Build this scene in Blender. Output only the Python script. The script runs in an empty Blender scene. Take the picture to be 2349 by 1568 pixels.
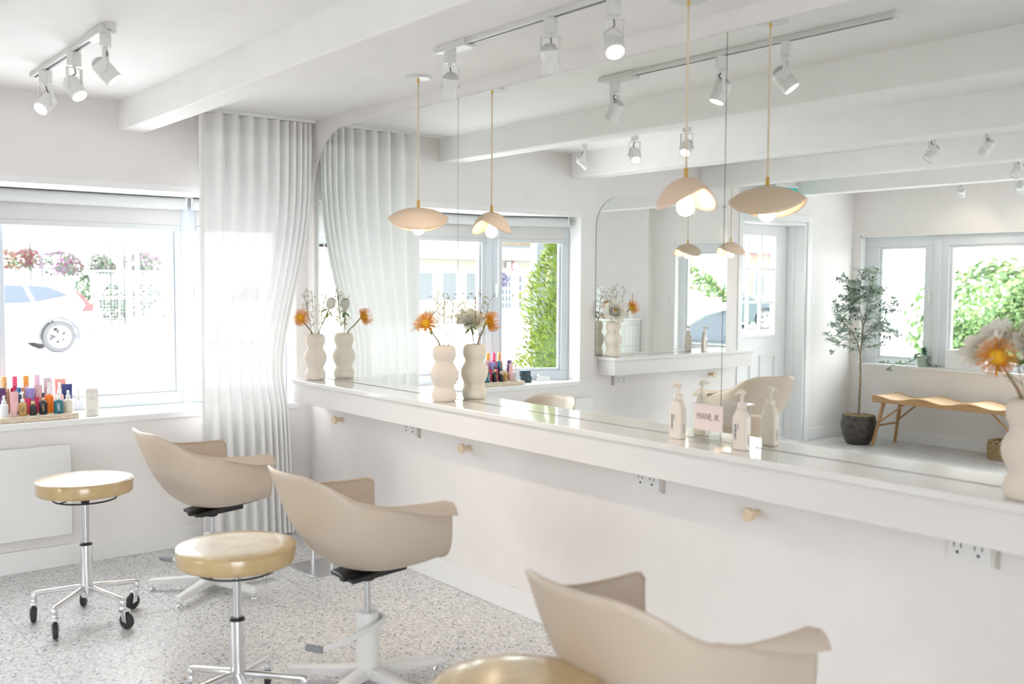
import bpy, math, random
from math import sin, cos, pi, radians, sqrt
from mathutils import Vector, Matrix, Euler
random.seed(11)
SC = bpy.context.scene
COL = SC.collection

# ------------------------------------------------------------------ camera
YAW, PITCH, ROLL = radians(38.46), radians(3.317), radians(0.298)
fwd = Vector((sin(YAW) * cos(PITCH), cos(YAW) * cos(PITCH), -sin(PITCH)))
rgt = Vector((cos(YAW), -sin(YAW), 0))
up = rgt.cross(fwd)
r2 = rgt * cos(ROLL) + up * sin(ROLL)
u2 = up * cos(ROLL) - rgt * sin(ROLL)
CAM = Vector((-2.8141, 0, 1.5))
cam = bpy.data.objects.new('camera', bpy.data.cameras.new('camera'))
COL.objects.link(cam)
m = Matrix((r2, u2, -fwd)).transposed().to_4x4()
m.translation = CAM
cam.matrix_world = m
cam.data.sensor_width = 36
cam.data.lens = 36 * 2286.5 / 2349
cam.data.clip_start = .05
cam.data.clip_end = 300
cam.data.dof.use_dof = True
cam.data.dof.focus_distance = 6.0
cam.data.dof.aperture_fstop = 2.4
SC.camera = cam

# ------------------------------------------------------------------ world, exposure, render look
SKY = 8.6
w = bpy.data.worlds.new('sky')
SC.world = w
w.use_nodes = True
bg = w.node_tree.nodes['Background']
bg.inputs[0].default_value = (.97, .982, 1.0, 1)
bg.inputs[1].default_value = SKY
SC.view_settings.view_transform = 'Standard'
SC.view_settings.look = 'None'
SC.view_settings.gamma = 1
SC.view_settings.use_curve_mapping = False
SC.view_settings.exposure = 0.50
cy = SC.cycles
cy.use_denoising = True
cy.max_bounces = 9
cy.diffuse_bounces = 5
cy.glossy_bounces = 6
cy.transmission_bounces = 4
cy.transparent_max_bounces = 14
cy.sample_clamp_indirect = 6
cy.blur_glossy = .3

def portal(loc, rot, sx, sy):
    l = bpy.data.lights.new('window_daylight', 'AREA')
    l.shape = 'RECTANGLE'; l.size = sx; l.size_y = sy
    l.cycles.is_portal = True
    o = bpy.data.objects.new('window_daylight', l)
    o.location = loc; o.rotation_euler = rot
    COL.objects.link(o)
portal((-1.17, 6.12, 1.4), (radians(-90), 0, 0), 2.3, 1.4)
portal((-6.32, 4.3, 1.37), (0, radians(-90), 0), 1.4, 2.8)
portal((-4.0, -3.2, 1.3), (radians(90), 0, 0), 2.8, 1.9)

# ------------------------------------------------------------------ materials
MATS = {}
def mat(name, col=(.8, .8, .8), rough=.5, metal=0, emit=None, es=0, coat=0, coat_r=.05, sheen=0, sub=0, spec=.5):
    if name in MATS: return MATS[name]
    m = bpy.data.materials.new(name); m.use_nodes = True
    b = m.node_tree.nodes['Principled BSDF']
    b.inputs['Base Color'].default_value = (*col, 1)
    b.inputs['Roughness'].default_value = rough
    b.inputs['Metallic'].default_value = metal
    b.inputs['Specular IOR Level'].default_value = spec
    b.inputs['Coat Weight'].default_value = coat
    b.inputs['Coat Roughness'].default_value = coat_r
    if emit:
        b.inputs['Emission Color'].default_value = (*emit, 1)
        b.inputs['Emission Strength'].default_value = es
    MATS[name] = m
    return m
def nodes(m):
    nt = m.node_tree
    return nt, nt.nodes, nt.links, nt.nodes['Principled BSDF']
def noisy(m, c1, c2, scale=20, detail=4, stretch=(1, 1, 1), bump=0, dist=.002, lo=.35, hi=.65):
    nt, N, Lk, b = nodes(m)
    tc = N.new('ShaderNodeTexCoord'); mp = N.new('ShaderNodeMapping'); mp.inputs['Scale'].default_value = stretch
    no = N.new('ShaderNodeTexNoise'); no.inputs['Scale'].default_value = scale; no.inputs['Detail'].default_value = detail
    cr = N.new('ShaderNodeValToRGB')
    cr.color_ramp.elements[0].position = lo; cr.color_ramp.elements[0].color = (*c1, 1)
    cr.color_ramp.elements[1].position = hi; cr.color_ramp.elements[1].color = (*c2, 1)
    Lk.new(tc.outputs['Object'], mp.inputs[0]); Lk.new(mp.outputs[0], no.inputs[0])
    Lk.new(no.outputs[0], cr.inputs[0]); Lk.new(cr.outputs[0], b.inputs['Base Color'])
    if bump:
        bp = N.new('ShaderNodeBump'); bp.inputs['Strength'].default_value = bump; bp.inputs['Distance'].default_value = dist
        Lk.new(no.outputs[0], bp.inputs['Height']); Lk.new(bp.outputs[0], b.inputs['Normal'])
    return m
def wallmat(name, col):
    m = mat(name, col, .62, spec=.3)
    return noisy(m, tuple(c * .985 for c in col), tuple(min(1, c * 1.01) for c in col), 6, 3, bump=.04, dist=.001)

M_wall = wallmat('wall_paint', (.815, .78, .762))
M_ceil = wallmat('ceiling_paint', (.90, .885, .875))
M_trim = mat('trim_paint', (.83, .83, .825), .35)
M_frame = mat('window_frame_vinyl', (.73, .755, .785), .4)
M_bayframe = mat('bay_frame_vinyl', (.60, .635, .68), .4)
M_quartz = mat('counter_quartz', (.80, .78, .76), .10, coat=.5, coat_r=.04)
M_apron = mat('counter_apron', (.78, .75, .735), .45)
M_chair = noisy(mat('chair_plastic', (.60, .50, .40), .42), (.58, .485, .385), (.615, .515, .415), 300, 2)
M_leather = noisy(mat('tan_vinyl', (.5, .36, .18), .32, coat=.9, coat_r=.14), (.50, .35, .16), (.60, .44, .22), 14, 5, bump=.05, dist=.002)
M_chrome = mat('chrome', (.83, .84, .86), .13, 1)
M_steel = mat('brushed_steel', (.66, .67, .69), .25, 1)
M_black = mat('black_plastic', (.018, .018, .02), .4)
M_rubber = mat('black_rubber', (.025, .025, .025), .6)
M_white_metal = mat('white_powder_coat', (.80, .80, .79), .4)
M_grey_grip = mat('grey_grip', (.28, .29, .31), .55)
M_fixture = mat('white_fixture', (.74, .73, .71), .4)
M_slot = mat('dark_slot', (.05, .05, .055), .6)
M_shade = mat('shade_cream', (.76, .585, .44), .5)
M_brass = mat('brass', (.80, .52, .16), .28, 1)
M_cord = mat('cord_cream', (.70, .58, .44), .7)
M_bulb = mat('bulb_glass', (1, .95, .85), .3, emit=(1, .80, .56), es=14)
M_lens = mat('lit_lens', (1, .95, .85), .3, emit=(1, .84, .66), es=7)
M_lens_off = mat('lamp_lens_unlit', (.8, .8, .8), .3)
M_dome = mat('lamp_back_grey', (.50, .51, .51), .45)
M_ceramic = noisy(mat('cream_ceramic', (.72, .64, .55), .75), (.725, .645, .555), (.735, .655, .565), 90, 3, bump=.03, dist=.001)
M_birch = noisy(mat('pale_birch', (.75, .6, .42), .5), (.70, .55, .37), (.80, .66, .48), 30, 4, (1, 1, 8))
M_oak = noisy(mat('warm_oak', (.5, .3, .13), .38, coat=.1), (.38, .215, .09), (.50, .295, .13), 9, 5, (12, 1, 12))
M_pot = noisy(mat('dark_glaze', (.06, .052, .045), .28, coat=.3), (.022, .019, .017), (.075, .06, .05), 25, 6)
M_soil = noisy(mat('coco_mulch', (.4, .3, .17), .9), (.25, .17, .08), (.55, .43, .26), 70, 5, bump=.5, dist=.01)
M_bark = noisy(mat('bark', (.25, .19, .13), .8), (.17, .125, .085), (.34, .27, .19), 60, 5, bump=.3, dist=.003)
M_travertine = noisy(mat('travertine', (.68, .56, .43), .6), (.58, .47, .35), (.74, .63, .50), 40, 6, (1, 3, 3))
M_basket = noisy(mat('woven_seagrass', (.45, .32, .17), .8), (.30, .20, .09), (.58, .43, .25), 80, 3, (1, 1, 3))
M_mirror_edge = mat('mirror_edge', (.25, .29, .30), .25, .3)
M_tyre = mat('tyre', (.05, .05, .053), .7)
M_alloy = mat('alloy', (.75, .76, .78), .3, .6)
M_carwhite = mat('white_car_paint', (.80, .80, .80), .3, coat=.5)
M_carteal = mat('dark_teal_car_paint', (.012, .03, .036), .35, coat=.2)
M_carglass = mat('car_glass', (.03, .042, .06), .10, spec=.4)
M_taillight = mat('tail_light_red', (.14, .018, .018), .3)
M_carplastic = mat('grey_car_plastic', (.06, .063, .07), .6)
M_paper = mat('pink_card', (.78, .66, .63), .6)
M_ink = mat('ink_mauve', (.38, .24, .26), .6)
M_ink_dark = mat('ink_dark', (.06, .06, .07), .6)
M_ink_white = mat('ink_white', (.85, .85, .85), .5)
M_tan = mat('ink_copper', (.52, .30, .15), .5)
M_teal_sign = mat('exit_sign_green', (.0, .30, .25), .4, emit=(0, .5, .42), es=.35)
M_sign_white = mat('exit_sign_white', (.85, .9, .9), .4, emit=(.9, 1, 1), es=.5)

def mirror_mat():
    m = bpy.data.materials.new('mirror_silver'); m.use_nodes = True
    N = m.node_tree.nodes; N.clear()
    o = N.new('ShaderNodeOutputMaterial'); g = N.new('ShaderNodeBsdfGlossy')
    g.inputs[0].default_value = (.93, .952, .935, 1); g.inputs['Roughness'].default_value = 0
    m.node_tree.links.new(g.outputs[0], o.inputs[0])
    return m
M_mirror = mirror_mat()
def glass_mat(name, tint=(1, 1, 1), refl=1.0, r=0):
    m = bpy.data.materials.new(name); m.use_nodes = True
    N = m.node_tree.nodes; Lk = m.node_tree.links; N.clear()
    o = N.new('ShaderNodeOutputMaterial'); g = N.new('ShaderNodeBsdfGlossy'); t = N.new('ShaderNodeBsdfTransparent')
    mx = N.new('ShaderNodeMixShader'); f = N.new('ShaderNodeLayerWeight'); f.inputs[0].default_value = .5
    pw = N.new('ShaderNodeMath'); pw.operation = 'POWER'; pw.inputs[1].default_value = 5
    ad = N.new('ShaderNodeMath'); ad.operation = 'MULTIPLY_ADD'; ad.inputs[1].default_value = .96; ad.inputs[2].default_value = .04
    Lk.new(f.outputs['Facing'], pw.inputs[0]); Lk.new(pw.outputs[0], ad.inputs[0])
    g.inputs['Roughness'].default_value = r; t.inputs[0].default_value = (*tint, 1)
    ml = N.new('ShaderNodeMath'); ml.operation = 'MULTIPLY'; ml.inputs[1].default_value = refl
    Lk.new(ad.outputs[0], ml.inputs[0]); Lk.new(ml.outputs[0], mx.inputs[0])
    Lk.new(t.outputs[0], mx.inputs[1]); Lk.new(g.outputs[0], mx.inputs[2]); Lk.new(mx.outputs[0], o.inputs[0])
    return m
M_glass = glass_mat('window_glass', (.97, .985, .985))
M_acrylic = glass_mat('clear_acrylic', (.99, .995, .992), .5)
M_clear = glass_mat('clear_bottle', (.92, .93, .95), 1.5, .05)
def sheer_mat(name, col, trans, through):
    m = bpy.data.materials.new(name); m.use_nodes = True
    N = m.node_tree.nodes; Lk = m.node_tree.links; N.clear()
    o = N.new('ShaderNodeOutputMaterial'); d = N.new('ShaderNodeBsdfDiffuse'); tl = N.new('ShaderNodeBsdfTranslucent'); t = N.new('ShaderNodeBsdfTransparent')
    d.inputs[0].default_value = (*col, 1); tl.inputs[0].default_value = (*col, 1)
    a = N.new('ShaderNodeMixShader'); a.inputs[0].default_value = trans
    b = N.new('ShaderNodeMixShader'); b.inputs[0].default_value = through
    Lk.new(d.outputs[0], a.inputs[1]); Lk.new(tl.outputs[0], a.inputs[2])
    Lk.new(a.outputs[0], b.inputs[1]); Lk.new(t.outputs[0], b.inputs[2]); Lk.new(b.outputs[0], o.inputs[0])
    return m
M_sheer = sheer_mat('sheer_voile', (.93, .93, .925), .055, .019)
M_sheer_top = sheer_mat('voile_heading', (.92, .905, .895), .20, .006)
M_blind = sheer_mat('blind_screen_fabric', (.66, .65, .64), .05, .025)
M_blindroll = mat('blind_roll_fabric', (.60, .61, .61), .8)
def leafmat(name, c1, c2, trans=.35, rough=.5):
    m = bpy.data.materials.new(name); m.use_nodes = True
    nt, N, Lk, b = nodes(m)
    gi = N.new('ShaderNodeNewGeometry'); cr = N.new('ShaderNodeValToRGB')
    cr.color_ramp.elements[0].color = (*c1, 1); cr.color_ramp.elements[1].color = (*c2, 1)
    Lk.new(gi.outputs['Random Per Island'], cr.inputs[0]); Lk.new(cr.outputs[0], b.inputs['Base Color'])
    b.inputs['Roughness'].default_value = rough
    tl = N.new('ShaderNodeBsdfTranslucent'); Lk.new(cr.outputs[0], tl.inputs[0])
    mx = N.new('ShaderNodeMixShader'); mx.inputs[0].default_value = trans
    Lk.new(b.outputs[0], mx.inputs[1]); Lk.new(tl.outputs[0], mx.inputs[2])
    Lk.new(mx.outputs[0], N['Material Output'].inputs[0])
    return m
M_olive = leafmat('olive_leaf', (.20, .32, .27), (.56, .62, .52), .35)
M_cedar = leafmat('cedar_foliage', (.04, .07, .004), (.16, .21, .014), .3)
M_ivy = leafmat('ivy_leaf', (.045, .11, .03), (.17, .25, .085), .35)
M_green = leafmat('leaf_green', (.05, .13, .03), (.16, .27, .07), .3)
M_hedge = leafmat('hedge_leaf', (.03, .065, .028), (.10, .145, .085), .3)
M_grey_green = leafmat('trailing_green', (.10, .20, .12), (.25, .36, .24), .3)
M_petal = leafmat('white_petal', (.90, .86, .78), (.96, .94, .88), .5)
M_style = leafmat('protea_styles', (.86, .34, .03), (.93, .53, .09), .3)
M_protea = leafmat('protea_core', (.78, .42, .01), (.92, .58, .02), .1)
M_stem = noisy(mat('stem', (.22, .16, .08), .6), (.13, .15, .05), (.33, .18, .10), 40, 3)
M_sprig = leafmat('sprig_bud', (.35, .28, .10), (.45, .45, .22), .2)

def terrazzo():
    m = mat('terrazzo_floor', (.6, .6, .6), .34, spec=.45)
    nt, N, Lk, b = nodes(m)
    tc = N.new('ShaderNodeTexCoord')
    def vor(scale, seed):
        mp = N.new('ShaderNodeMapping'); mp.inputs['Location'].default_value = (seed, seed * 2, seed)
        v = N.new('ShaderNodeTexVoronoi'); v.inputs['Scale'].default_value = scale
        Lk.new(tc.outputs['Object'], mp.inputs[0]); Lk.new(mp.outputs[0], v.inputs[0])
        s = N.new('ShaderNodeSeparateColor'); Lk.new(v.outputs['Color'], s.inputs[0])
        return v, s
    v1, s1 = vor(125, 0)
    v2, s2 = vor(66, 3.3)
    base = N.new('ShaderNodeValToRGB'); base.color_ramp.interpolation = 'CONSTANT'
    cols = [(0, (.61, .605, .605)), (.30, (.71, .70, .695)), (.52, (.80, .795, .79)), (.68, (.54, .55, .57)), (.82, (.66, .62, .575)), (.90, (.40, .43, .48)), (.96, (.16, .165, .18))]
    el = base.color_ramp.elements
    el[0].position = 0; el[0].color = (*cols[0][1], 1)
    el[1].position = cols[1][0]; el[1].color = (*cols[1][1], 1)
    for p, c in cols[2:]:
        e = el.new(p); e.color = (*c, 1)
    Lk.new(s1.outputs[0], base.inputs[0])
    big = N.new('ShaderNodeValToRGB'); big.color_ramp.interpolation = 'CONSTANT'
    el = big.color_ramp.elements
    el[0].position = 0; el[0].color = (.80, .79, .775, 1)
    el[1].position = .4; el[1].color = (.40, .42, .45, 1)
    e = el.new(.7); e.color = (.63, .55, .47, 1)
    e = el.new(.86); e.color = (.14, .15, .17, 1)
    Lk.new(s2.outputs[1], big.inputs[0])
    gt = N.new('ShaderNodeMath'); gt.operation = 'GREATER_THAN'; gt.inputs[1].default_value = .80
    Lk.new(s2.outputs[0], gt.inputs[0])
    lt = N.new('ShaderNodeMath'); lt.operation = 'LESS_THAN'; lt.inputs[1].default_value = .40
    Lk.new(v2.outputs['Distance'], lt.inputs[0])
    an = N.new('ShaderNodeMath'); an.operation = 'MULTIPLY'
    Lk.new(gt.outputs[0], an.inputs[0]); Lk.new(lt.outputs[0], an.inputs[1])
    mx = N.new('ShaderNodeMix'); mx.data_type = 'RGBA'
    Lk.new(an.outputs[0], mx.inputs[0]); Lk.new(base.outputs[0], mx.inputs[6]); Lk.new(big.outputs[0], mx.inputs[7])
    # grout joints of the 0.62 m tiles
    br = N.new('ShaderNodeTexBrick'); br.offset = 0
    br.inputs['Scale'].default_value = 1; br.inputs['Mortar Size'].default_value = .0018; br.inputs['Mortar Smooth'].default_value = .1
    br.inputs['Brick Width'].default_value = .62; br.inputs['Row Height'].default_value = .62
    mp = N.new('ShaderNodeMapping'); mp.inputs['Location'].default_value = (1.85 + .62 * 12, .09 + .62 * 12, 0)
    Lk.new(tc.outputs['Object'], mp.inputs[0]); Lk.new(mp.outputs[0], br.inputs[0])
    mg = N.new('ShaderNodeMix'); mg.data_type = 'RGBA'
    mg.inputs[7].default_value = (.40, .40, .41, 1)
    Lk.new(br.outputs['Fac'], mg.inputs[0]); Lk.new(mx.outputs[2], mg.inputs[6])
    Lk.new(mg.outputs[2], b.inputs['Base Color'])
    return m
M_floor = terrazzo()

# ------------------------------------------------------------------ mesh building
class MB:
    def __init__(s): s.v = []; s.f = []; s.mi = []; s.cur = 0
    def add(s, vs, fs):
        o = len(s.v); s.v += [tuple(p) for p in vs]; s.f += [tuple(i + o for i in f) for f in fs]; s.mi += [s.cur] * len(fs)
    def box(s, x0, x1, y0, y1, z0, z1):
        if x0 > x1: x0, x1 = x1, x0
        if y0 > y1: y0, y1 = y1, y0
        if z0 > z1: z0, z1 = z1, z0
        s.add([(x0, y0, z0), (x1, y0, z0), (x1, y1, z0), (x0, y1, z0), (x0, y0, z1), (x1, y0, z1), (x1, y1, z1), (x0, y1, z1)],
              [(0, 3, 2, 1), (4, 5, 6, 7), (0, 1, 5, 4), (1, 2, 6, 5), (2, 3, 7, 6), (3, 0, 4, 7)]); return s
    def obox(s, c, ax, ay, az):
        c = Vector(c); ax, ay, az = Vector(ax), Vector(ay), Vector(az)
        P = [c + sx * ax + sy * ay + sz * az for sz in (-1, 1) for sx, sy in ((-1, -1), (1, -1), (1, 1), (-1, 1))]
        s.add(P, [(0, 3, 2, 1), (4, 5, 6, 7), (0, 1, 5, 4), (1, 2, 6, 5), (2, 3, 7, 6), (3, 0, 4, 7)]); return s
    def lathe(s, prof, n=32, c=(0, 0, 0), axis=(0, 0, 1)):
        q = Vector((0, 0, 1)).rotation_difference(Vector(axis).normalized()); c = Vector(c)
        rings = []; vs = []; fs = []
        for r, z in prof:
            if r < 1e-6:
                rings.append([len(vs)]); vs.append(c + q @ Vector((0, 0, z)))
            else:
                rings.append(list(range(len(vs), len(vs) + n)))
                vs += [c + q @ Vector((r * cos(2 * pi * k / n), r * sin(2 * pi * k / n), z)) for k in range(n)]
        for a, b in zip(rings, rings[1:]):
            if len(a) == 1 and len(b) == 1: continue
            for k in range(n):
                k2 = (k + 1) % n
                if len(a) == 1: fs.append((a[0], b[k2], b[k]))
                elif len(b) == 1: fs.append((a[k], a[k2], b[0]))
                else: fs.append((a[k], a[k2], b[k2], b[k]))
        s.add(vs, fs); return s
    def cyl(s, a, b, r, r1=None, n=20):
        a, b = Vector(a), Vector(b); l = (b - a).length; r1 = r if r1 is None else r1
        return s.lathe([(0, 0), (r, 0), (r1, l), (0, l)], n, a, b - a)
    def tube(s, pts, r, n=8, cap=True, flat=None):
        pts = [Vector(p) for p in pts]; R = r if isinstance(r, (list, tuple)) else [r] * len(pts)
        t = (pts[1] - pts[0]).normalized()
        nv = t.orthogonal().normalized()
        vs = []; fs = []
        for i, p in enumerate(pts):
            t2 = ((pts[min(i + 1, len(pts) - 1)] - pts[max(i - 1, 0)])).normalized()
            nv = (t.rotation_difference(t2) @ nv).normalized(); t = t2
            bv = t.cross(nv).normalized()
            for k in range(n):
                a = 2 * pi * k / n
                vs.append(p + (nv * cos(a) + bv * sin(a)) * R[i])
        for i in range(len(pts) - 1):
            for k in range(n):
                k2 = (k + 1) % n
                fs.append((i * n + k, i * n + k2, (i + 1) * n + k2, (i + 1) * n + k))
        if cap:
            fs.append(tuple(range(n - 1, -1, -1))); fs.append(tuple((len(pts) - 1) * n + k for k in range(n)))
        s.add(vs, fs); return s
    def torus(s, R, r, c=(0, 0, 0), n=48, k=8, axis=(0, 0, 1)):
        q = Vector((0, 0, 1)).rotation_difference(Vector(axis).normalized()); c = Vector(c); vs = []; fs = []
        for i in range(n):
            a = 2 * pi * i / n
            for j in range(k):
                b = 2 * pi * j / k
                vs.append(c + q @ Vector(((R + r * cos(b)) * cos(a), (R + r * cos(b)) * sin(a), r * sin(b))))
        for i in range(n):
            for j in range(k):
                fs.append((i * k + j, ((i + 1) % n) * k + j, ((i + 1) % n) * k + (j + 1) % k, i * k + (j + 1) % k))
        s.add(vs, fs); return s
    def grid(s, P, closed=False):
        n = len(P); mm = len(P[0]); vs = [p for row in P for p in row]; fs = []
        for i in range(n - 1):
            for j in range(mm - (0 if closed else 1)):
                j2 = (j + 1) % mm
                fs.append((i * mm + j, i * mm + j2, (i + 1) * mm + j2, (i + 1) * mm + j))
        s.add(vs, fs); return s
    def prism(s, poly, axis, a, b):
        # poly: 2-D outline extruded along axis ('x','y','z') from a to b
        def P(u, v, t): return {'x': (t, u, v), 'y': (u, t, v), 'z': (u, v, t)}[axis]
        n = len(poly)
        s.add([P(u, v, a) for u, v in poly] + [P(u, v, b) for u, v in poly],
              [tuple(range(n)), tuple(range(2 * n - 1, n - 1, -1))] + [(i, n + i, n + (i + 1) % n, (i + 1) % n) for i in range(n)]); return s
    def sphere(s, c, r, n=16, sz=1):
        k = max(6, n // 2)
        return s.lathe([(r * sin(pi * i / k) if 0 < i < k else 0, -r * sz * cos(pi * i / k)) for i in range(k + 1)], n, c)
    def leaf(s, c, d, nrm, l, w, bend=.15, fold=.0):
        c, d, nrm = Vector(c), Vector(d).normalized(), Vector(nrm)
        sd = d.cross(nrm)
        if sd.length < 1e-4: sd = d.orthogonal()
        sd.normalize(); nn = sd.cross(d)
        p = [c, c + d * l * .35 + sd * w * .5 + nn * fold, c + d * l * .75 + sd * w * .38 - nn * bend * l * .4 + nn * fold, c + d * l - nn * bend * l,
             c + d * l * .75 - sd * w * .38 - nn * bend * l * .4 + nn * fold, c + d * l * .35 - sd * w * .5 + nn * fold]
        s.add(p, [(0, 1, 5), (1, 2, 4, 5), (2, 3, 4)]); return s

def obj(name, mb, mats, parent=None, smooth=True, bevel=0, seg=2, angle=38, loc=None, rot=None, recalc=True):
    me = bpy.data.meshes.new(name)
    me.from_pydata(mb.v, [], mb.f)
    if not isinstance(mats, (list, tuple)): mats = [mats]
    for m_ in mats: me.materials.append(m_)
    if len(mats) > 1: me.polygons.foreach_set('material_index', mb.mi)
    if recalc:
        import bmesh
        bm = bmesh.new(); bm.from_mesh(me); bmesh.ops.recalc_face_normals(bm, faces=bm.faces); bm.to_mesh(me); bm.free()
    if smooth:
        me.polygons.foreach_set('use_smooth', [True] * len(me.polygons))
        me.set_sharp_from_angle(angle=radians(angle))
    me.update()
    o = bpy.data.objects.new(name, me); COL.objects.link(o)
    if parent: o.parent = parent
    if loc: o.location = loc
    if rot: o.rotation_euler = rot
    if bevel:
        b = o.modifiers.new('edge', 'BEVEL'); b.width = bevel; b.segments = seg; b.limit_method = 'ANGLE'; b.angle_limit = radians(40)
    return o
def thing(name, label, cat, loc=(0, 0, 0), rz=0, group=None):
    o = bpy.data.objects.new(name, None); COL.objects.link(o); o.empty_display_size = .05
    o.location = loc; o.rotation_euler = (0, 0, rz)
    return tag(o, label, cat, group)
def tag(o, label, cat, group=None):
    o['label'] = label; o['category'] = cat
    if group: o['group'] = group
    return o
def struct(name, mb, mats, parent=None, **k):
    k.setdefault('smooth', False)
    o = obj(name, mb, mats, parent, **k)
    if not parent: o['kind'] = 'structure'
    return o
def sroot(name):
    o = bpy.data.objects.new(name, None); COL.objects.link(o); o['kind'] = 'structure'; return o
def kids(o): return [c for c in bpy.data.objects if c.parent == o]
def dup(root, label=None, loc=None, rz=None, group=None):
    def cp(o, par):
        c = o.copy(); COL.objects.link(c)
        if par: c.parent = par
        for ch in CH.get(o.name, []): cp(ch, c)
        return c
    CH = {}
    for c in bpy.data.objects:
        if c.parent: CH.setdefault(c.parent.name, []).append(c)
    r = cp(root, None)
    if label: r['label'] = label
    if group: r['group'] = group
    if loc is not None: r.location = loc
    if rz is not None: r.rotation_euler = (0, 0, rz)
    return r
def text(name, body, size, mtl, parent, loc, rot, sx=1, align='CENTER', ext=.0004):
    cu = bpy.data.curves.new(name, 'FONT'); cu.body = body; cu.size = size; cu.align_x = align; cu.align_y = 'CENTER'; cu.extrude = ext; cu.resolution_u = 3; cu.offset = .012 if body == '3' else 0
    t = bpy.data.objects.new(name, cu)
    me = bpy.data.meshes.new_from_object(t); bpy.data.objects.remove(t); bpy.data.curves.remove(cu)
    me.materials.clear(); me.materials.append(mtl)
    o = bpy.data.objects.new(name, me); COL.objects.link(o); o.parent = parent; o.location = loc; o.rotation_euler = rot; o.scale = (sx, 1, 1)
    return o
def spline(tab, t):
    # Catmull-Rom through rows of (t, a, b, c...)
    i = 0
    while i < len(tab) - 2 and t > tab[i + 1][0]: i += 1
    p1, p2 = tab[i], tab[i + 1]; p0 = tab[max(i - 1, 0)]; p3 = tab[min(i + 2, len(tab) - 1)]
    h = (t - p1[0]) / (p2[0] - p1[0]); out = []
    for k in range(1, len(p1)):
        m1 = (p2[k] - p0[k]) / max(p2[0] - p0[0], 1e-6) * (p2[0] - p1[0]); m2 = (p3[k] - p1[k]) / max(p3[0] - p1[0], 1e-6) * (p2[0] - p1[0])
        out.append((2 * h**3 - 3 * h * h + 1) * p1[k] + (h**3 - 2 * h * h + h) * m1 + (-2 * h**3 + 3 * h * h) * p2[k] + (h**3 - h * h) * m2)
    return out
def curve(pts, n=24):
    tab = [(i, *p) for i, p in enumerate(pts)]
    return [Vector(spline(tab, (len(pts) - 1) * k / n)) for k in range(n + 1)]
def bez(p0, p1, p2, p3, t):
    a = 1 - t
    return p0 * a**3 + p1 * 3 * a * a * t + p2 * 3 * a * t * t + p3 * t**3

# ================================================================== THE ROOM
YW = 5.548        # window wall
YD = 5.75         # door wall, set back
XB = -6.13        # wall with the bench
H = 2.4645
ZC = .937         # top of the vanity shelf
struct('floor', MB().box(-6.35, .2, -3.2, 6.0, -.06, 0), M_floor)
struct('ceiling', MB().box(-6.35, .2, -3.2, 6.2, H, H + .12), M_ceil)
struct('wall_right', MB().box(0, .2, -3.2, 6.0, 0, H), M_wall)
wf = MB()
BX0, BX1, BZ0, BZ1 = -2.265, -.075, .775, 2.031
wf.box(-4.11, BX0, YW, YD, 0, H).box(BX1, 0, YW, YD, 0, H).box(BX0, BX1, YW, YD, 0, BZ0 - .03).box(BX0, BX1, YW, YD, BZ1, H)
struct('wall_far', wf, M_wall)
DX0, DX1, DZ = -5.36, -4.38, 2.10
we = MB().box(-6.35, DX0, YD, 6.0, 0, H).box(DX1, -4.11, YD, 6.0, 0, H).box(DX0, DX1, YD, 6.0, DZ, H)
struct('wall_entry', we, M_wall)
W2Y0, W2Y1, W2Z0, W2Z1 = 2.95, 5.665, .735, 1.995
wl = MB().box(XB - .2, XB, 2.6, W2Y0, 0, H).box(XB - .2, XB, W2Y1, YD, 0, H).box(XB - .2, XB, W2Y0, W2Y1, 0, W2Z0 - .025).box(XB - .2, XB, W2Y0, W2Y1, W2Z1, H)
wl.box(XB - .2, XB + .09, -3.2, 2.6, 0, H)
struct('wall_left', wl, M_wall)
wb = MB().box(-6.35, -5.4, -3.2, -3, 0, H).box(-2.6, .2, -3.2, -3, 0, H).box(-5.4, -2.6, -3.2, -3, 0, .40).box(-5.4, -2.6, -3.2, -3, 2.25, H)
struct('wall_back', wb, M_wall)
# ceiling beams
for i, (a, b, z, y1) in enumerate([(-1.115, -.98, 2.306, YW), (-2.32, -2.15, 2.285, YW), (-3.74, -3.585, 2.30, YW), (-4.88, -4.735, 2.30, YD)]):
    struct('trim_%d' % (i + 1), MB().box(a, b, -3, y1, z, H + .03), M_ceil, bevel=.006)
# baseboards
struct('baseboard_right', MB().box(-.015, 0, -3, YW, 0, .115), M_trim, bevel=.003)
struct('baseboard_far', MB().box(-4.11, -.015, YW - .015, YW, 0, .115), M_trim, bevel=.003)
struct('baseboard_entry', MB().box(XB, DX0 - .075, YD - .015, YD, 0, .115), M_trim, bevel=.003)
struct('baseboard_left', MB().box(XB, XB + .015, 2.6, YD - .015, 0, .115), M_trim, bevel=.003)
struct('trim_5', MB().box(-4.11, -4.095, YW - .01, YD, 0, 2.32), M_trim)

# ---- bay window
YG = 5.97                                   # plane of the middle pane
CR, CL = (-.60, YG), (-1.70, YG)            # corners of the bay
ER, EL = (BX1, 5.70), (BX0, 5.70)           # where the side panes meet the wall
w1 = sroot('window_1')
sill = MB().prism([(BX0, YW - .012), (BX0, 5.76), (CL[0] - .03, YG + .08), (CR[0] + .03, YG + .08), (BX1, 5.76), (BX1, YW - .012)], 'z', BZ0 - .035, BZ0)
struct('window_sill', sill, M_trim, w1, bevel=.004)
head = MB().prism([(BX0, YW - .004), (BX0, 5.76), (CL[0] - .03, YG + .08), (CR[0] + .03, YG + .08), (BX1, 5.76), (BX1, YW - .004)], 'z', BZ1 - .028, BZ1 + .006)
struct('window_head', head, M_trim, w1)
struct('window_apron', MB().prism([(BX0, 5.75), (CL[0] - .03, YG + .08), (CR[0] + .03, YG + .08), (BX1, 5.75)], 'z', .5, BZ0 - .035), M_frame, w1)
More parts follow.
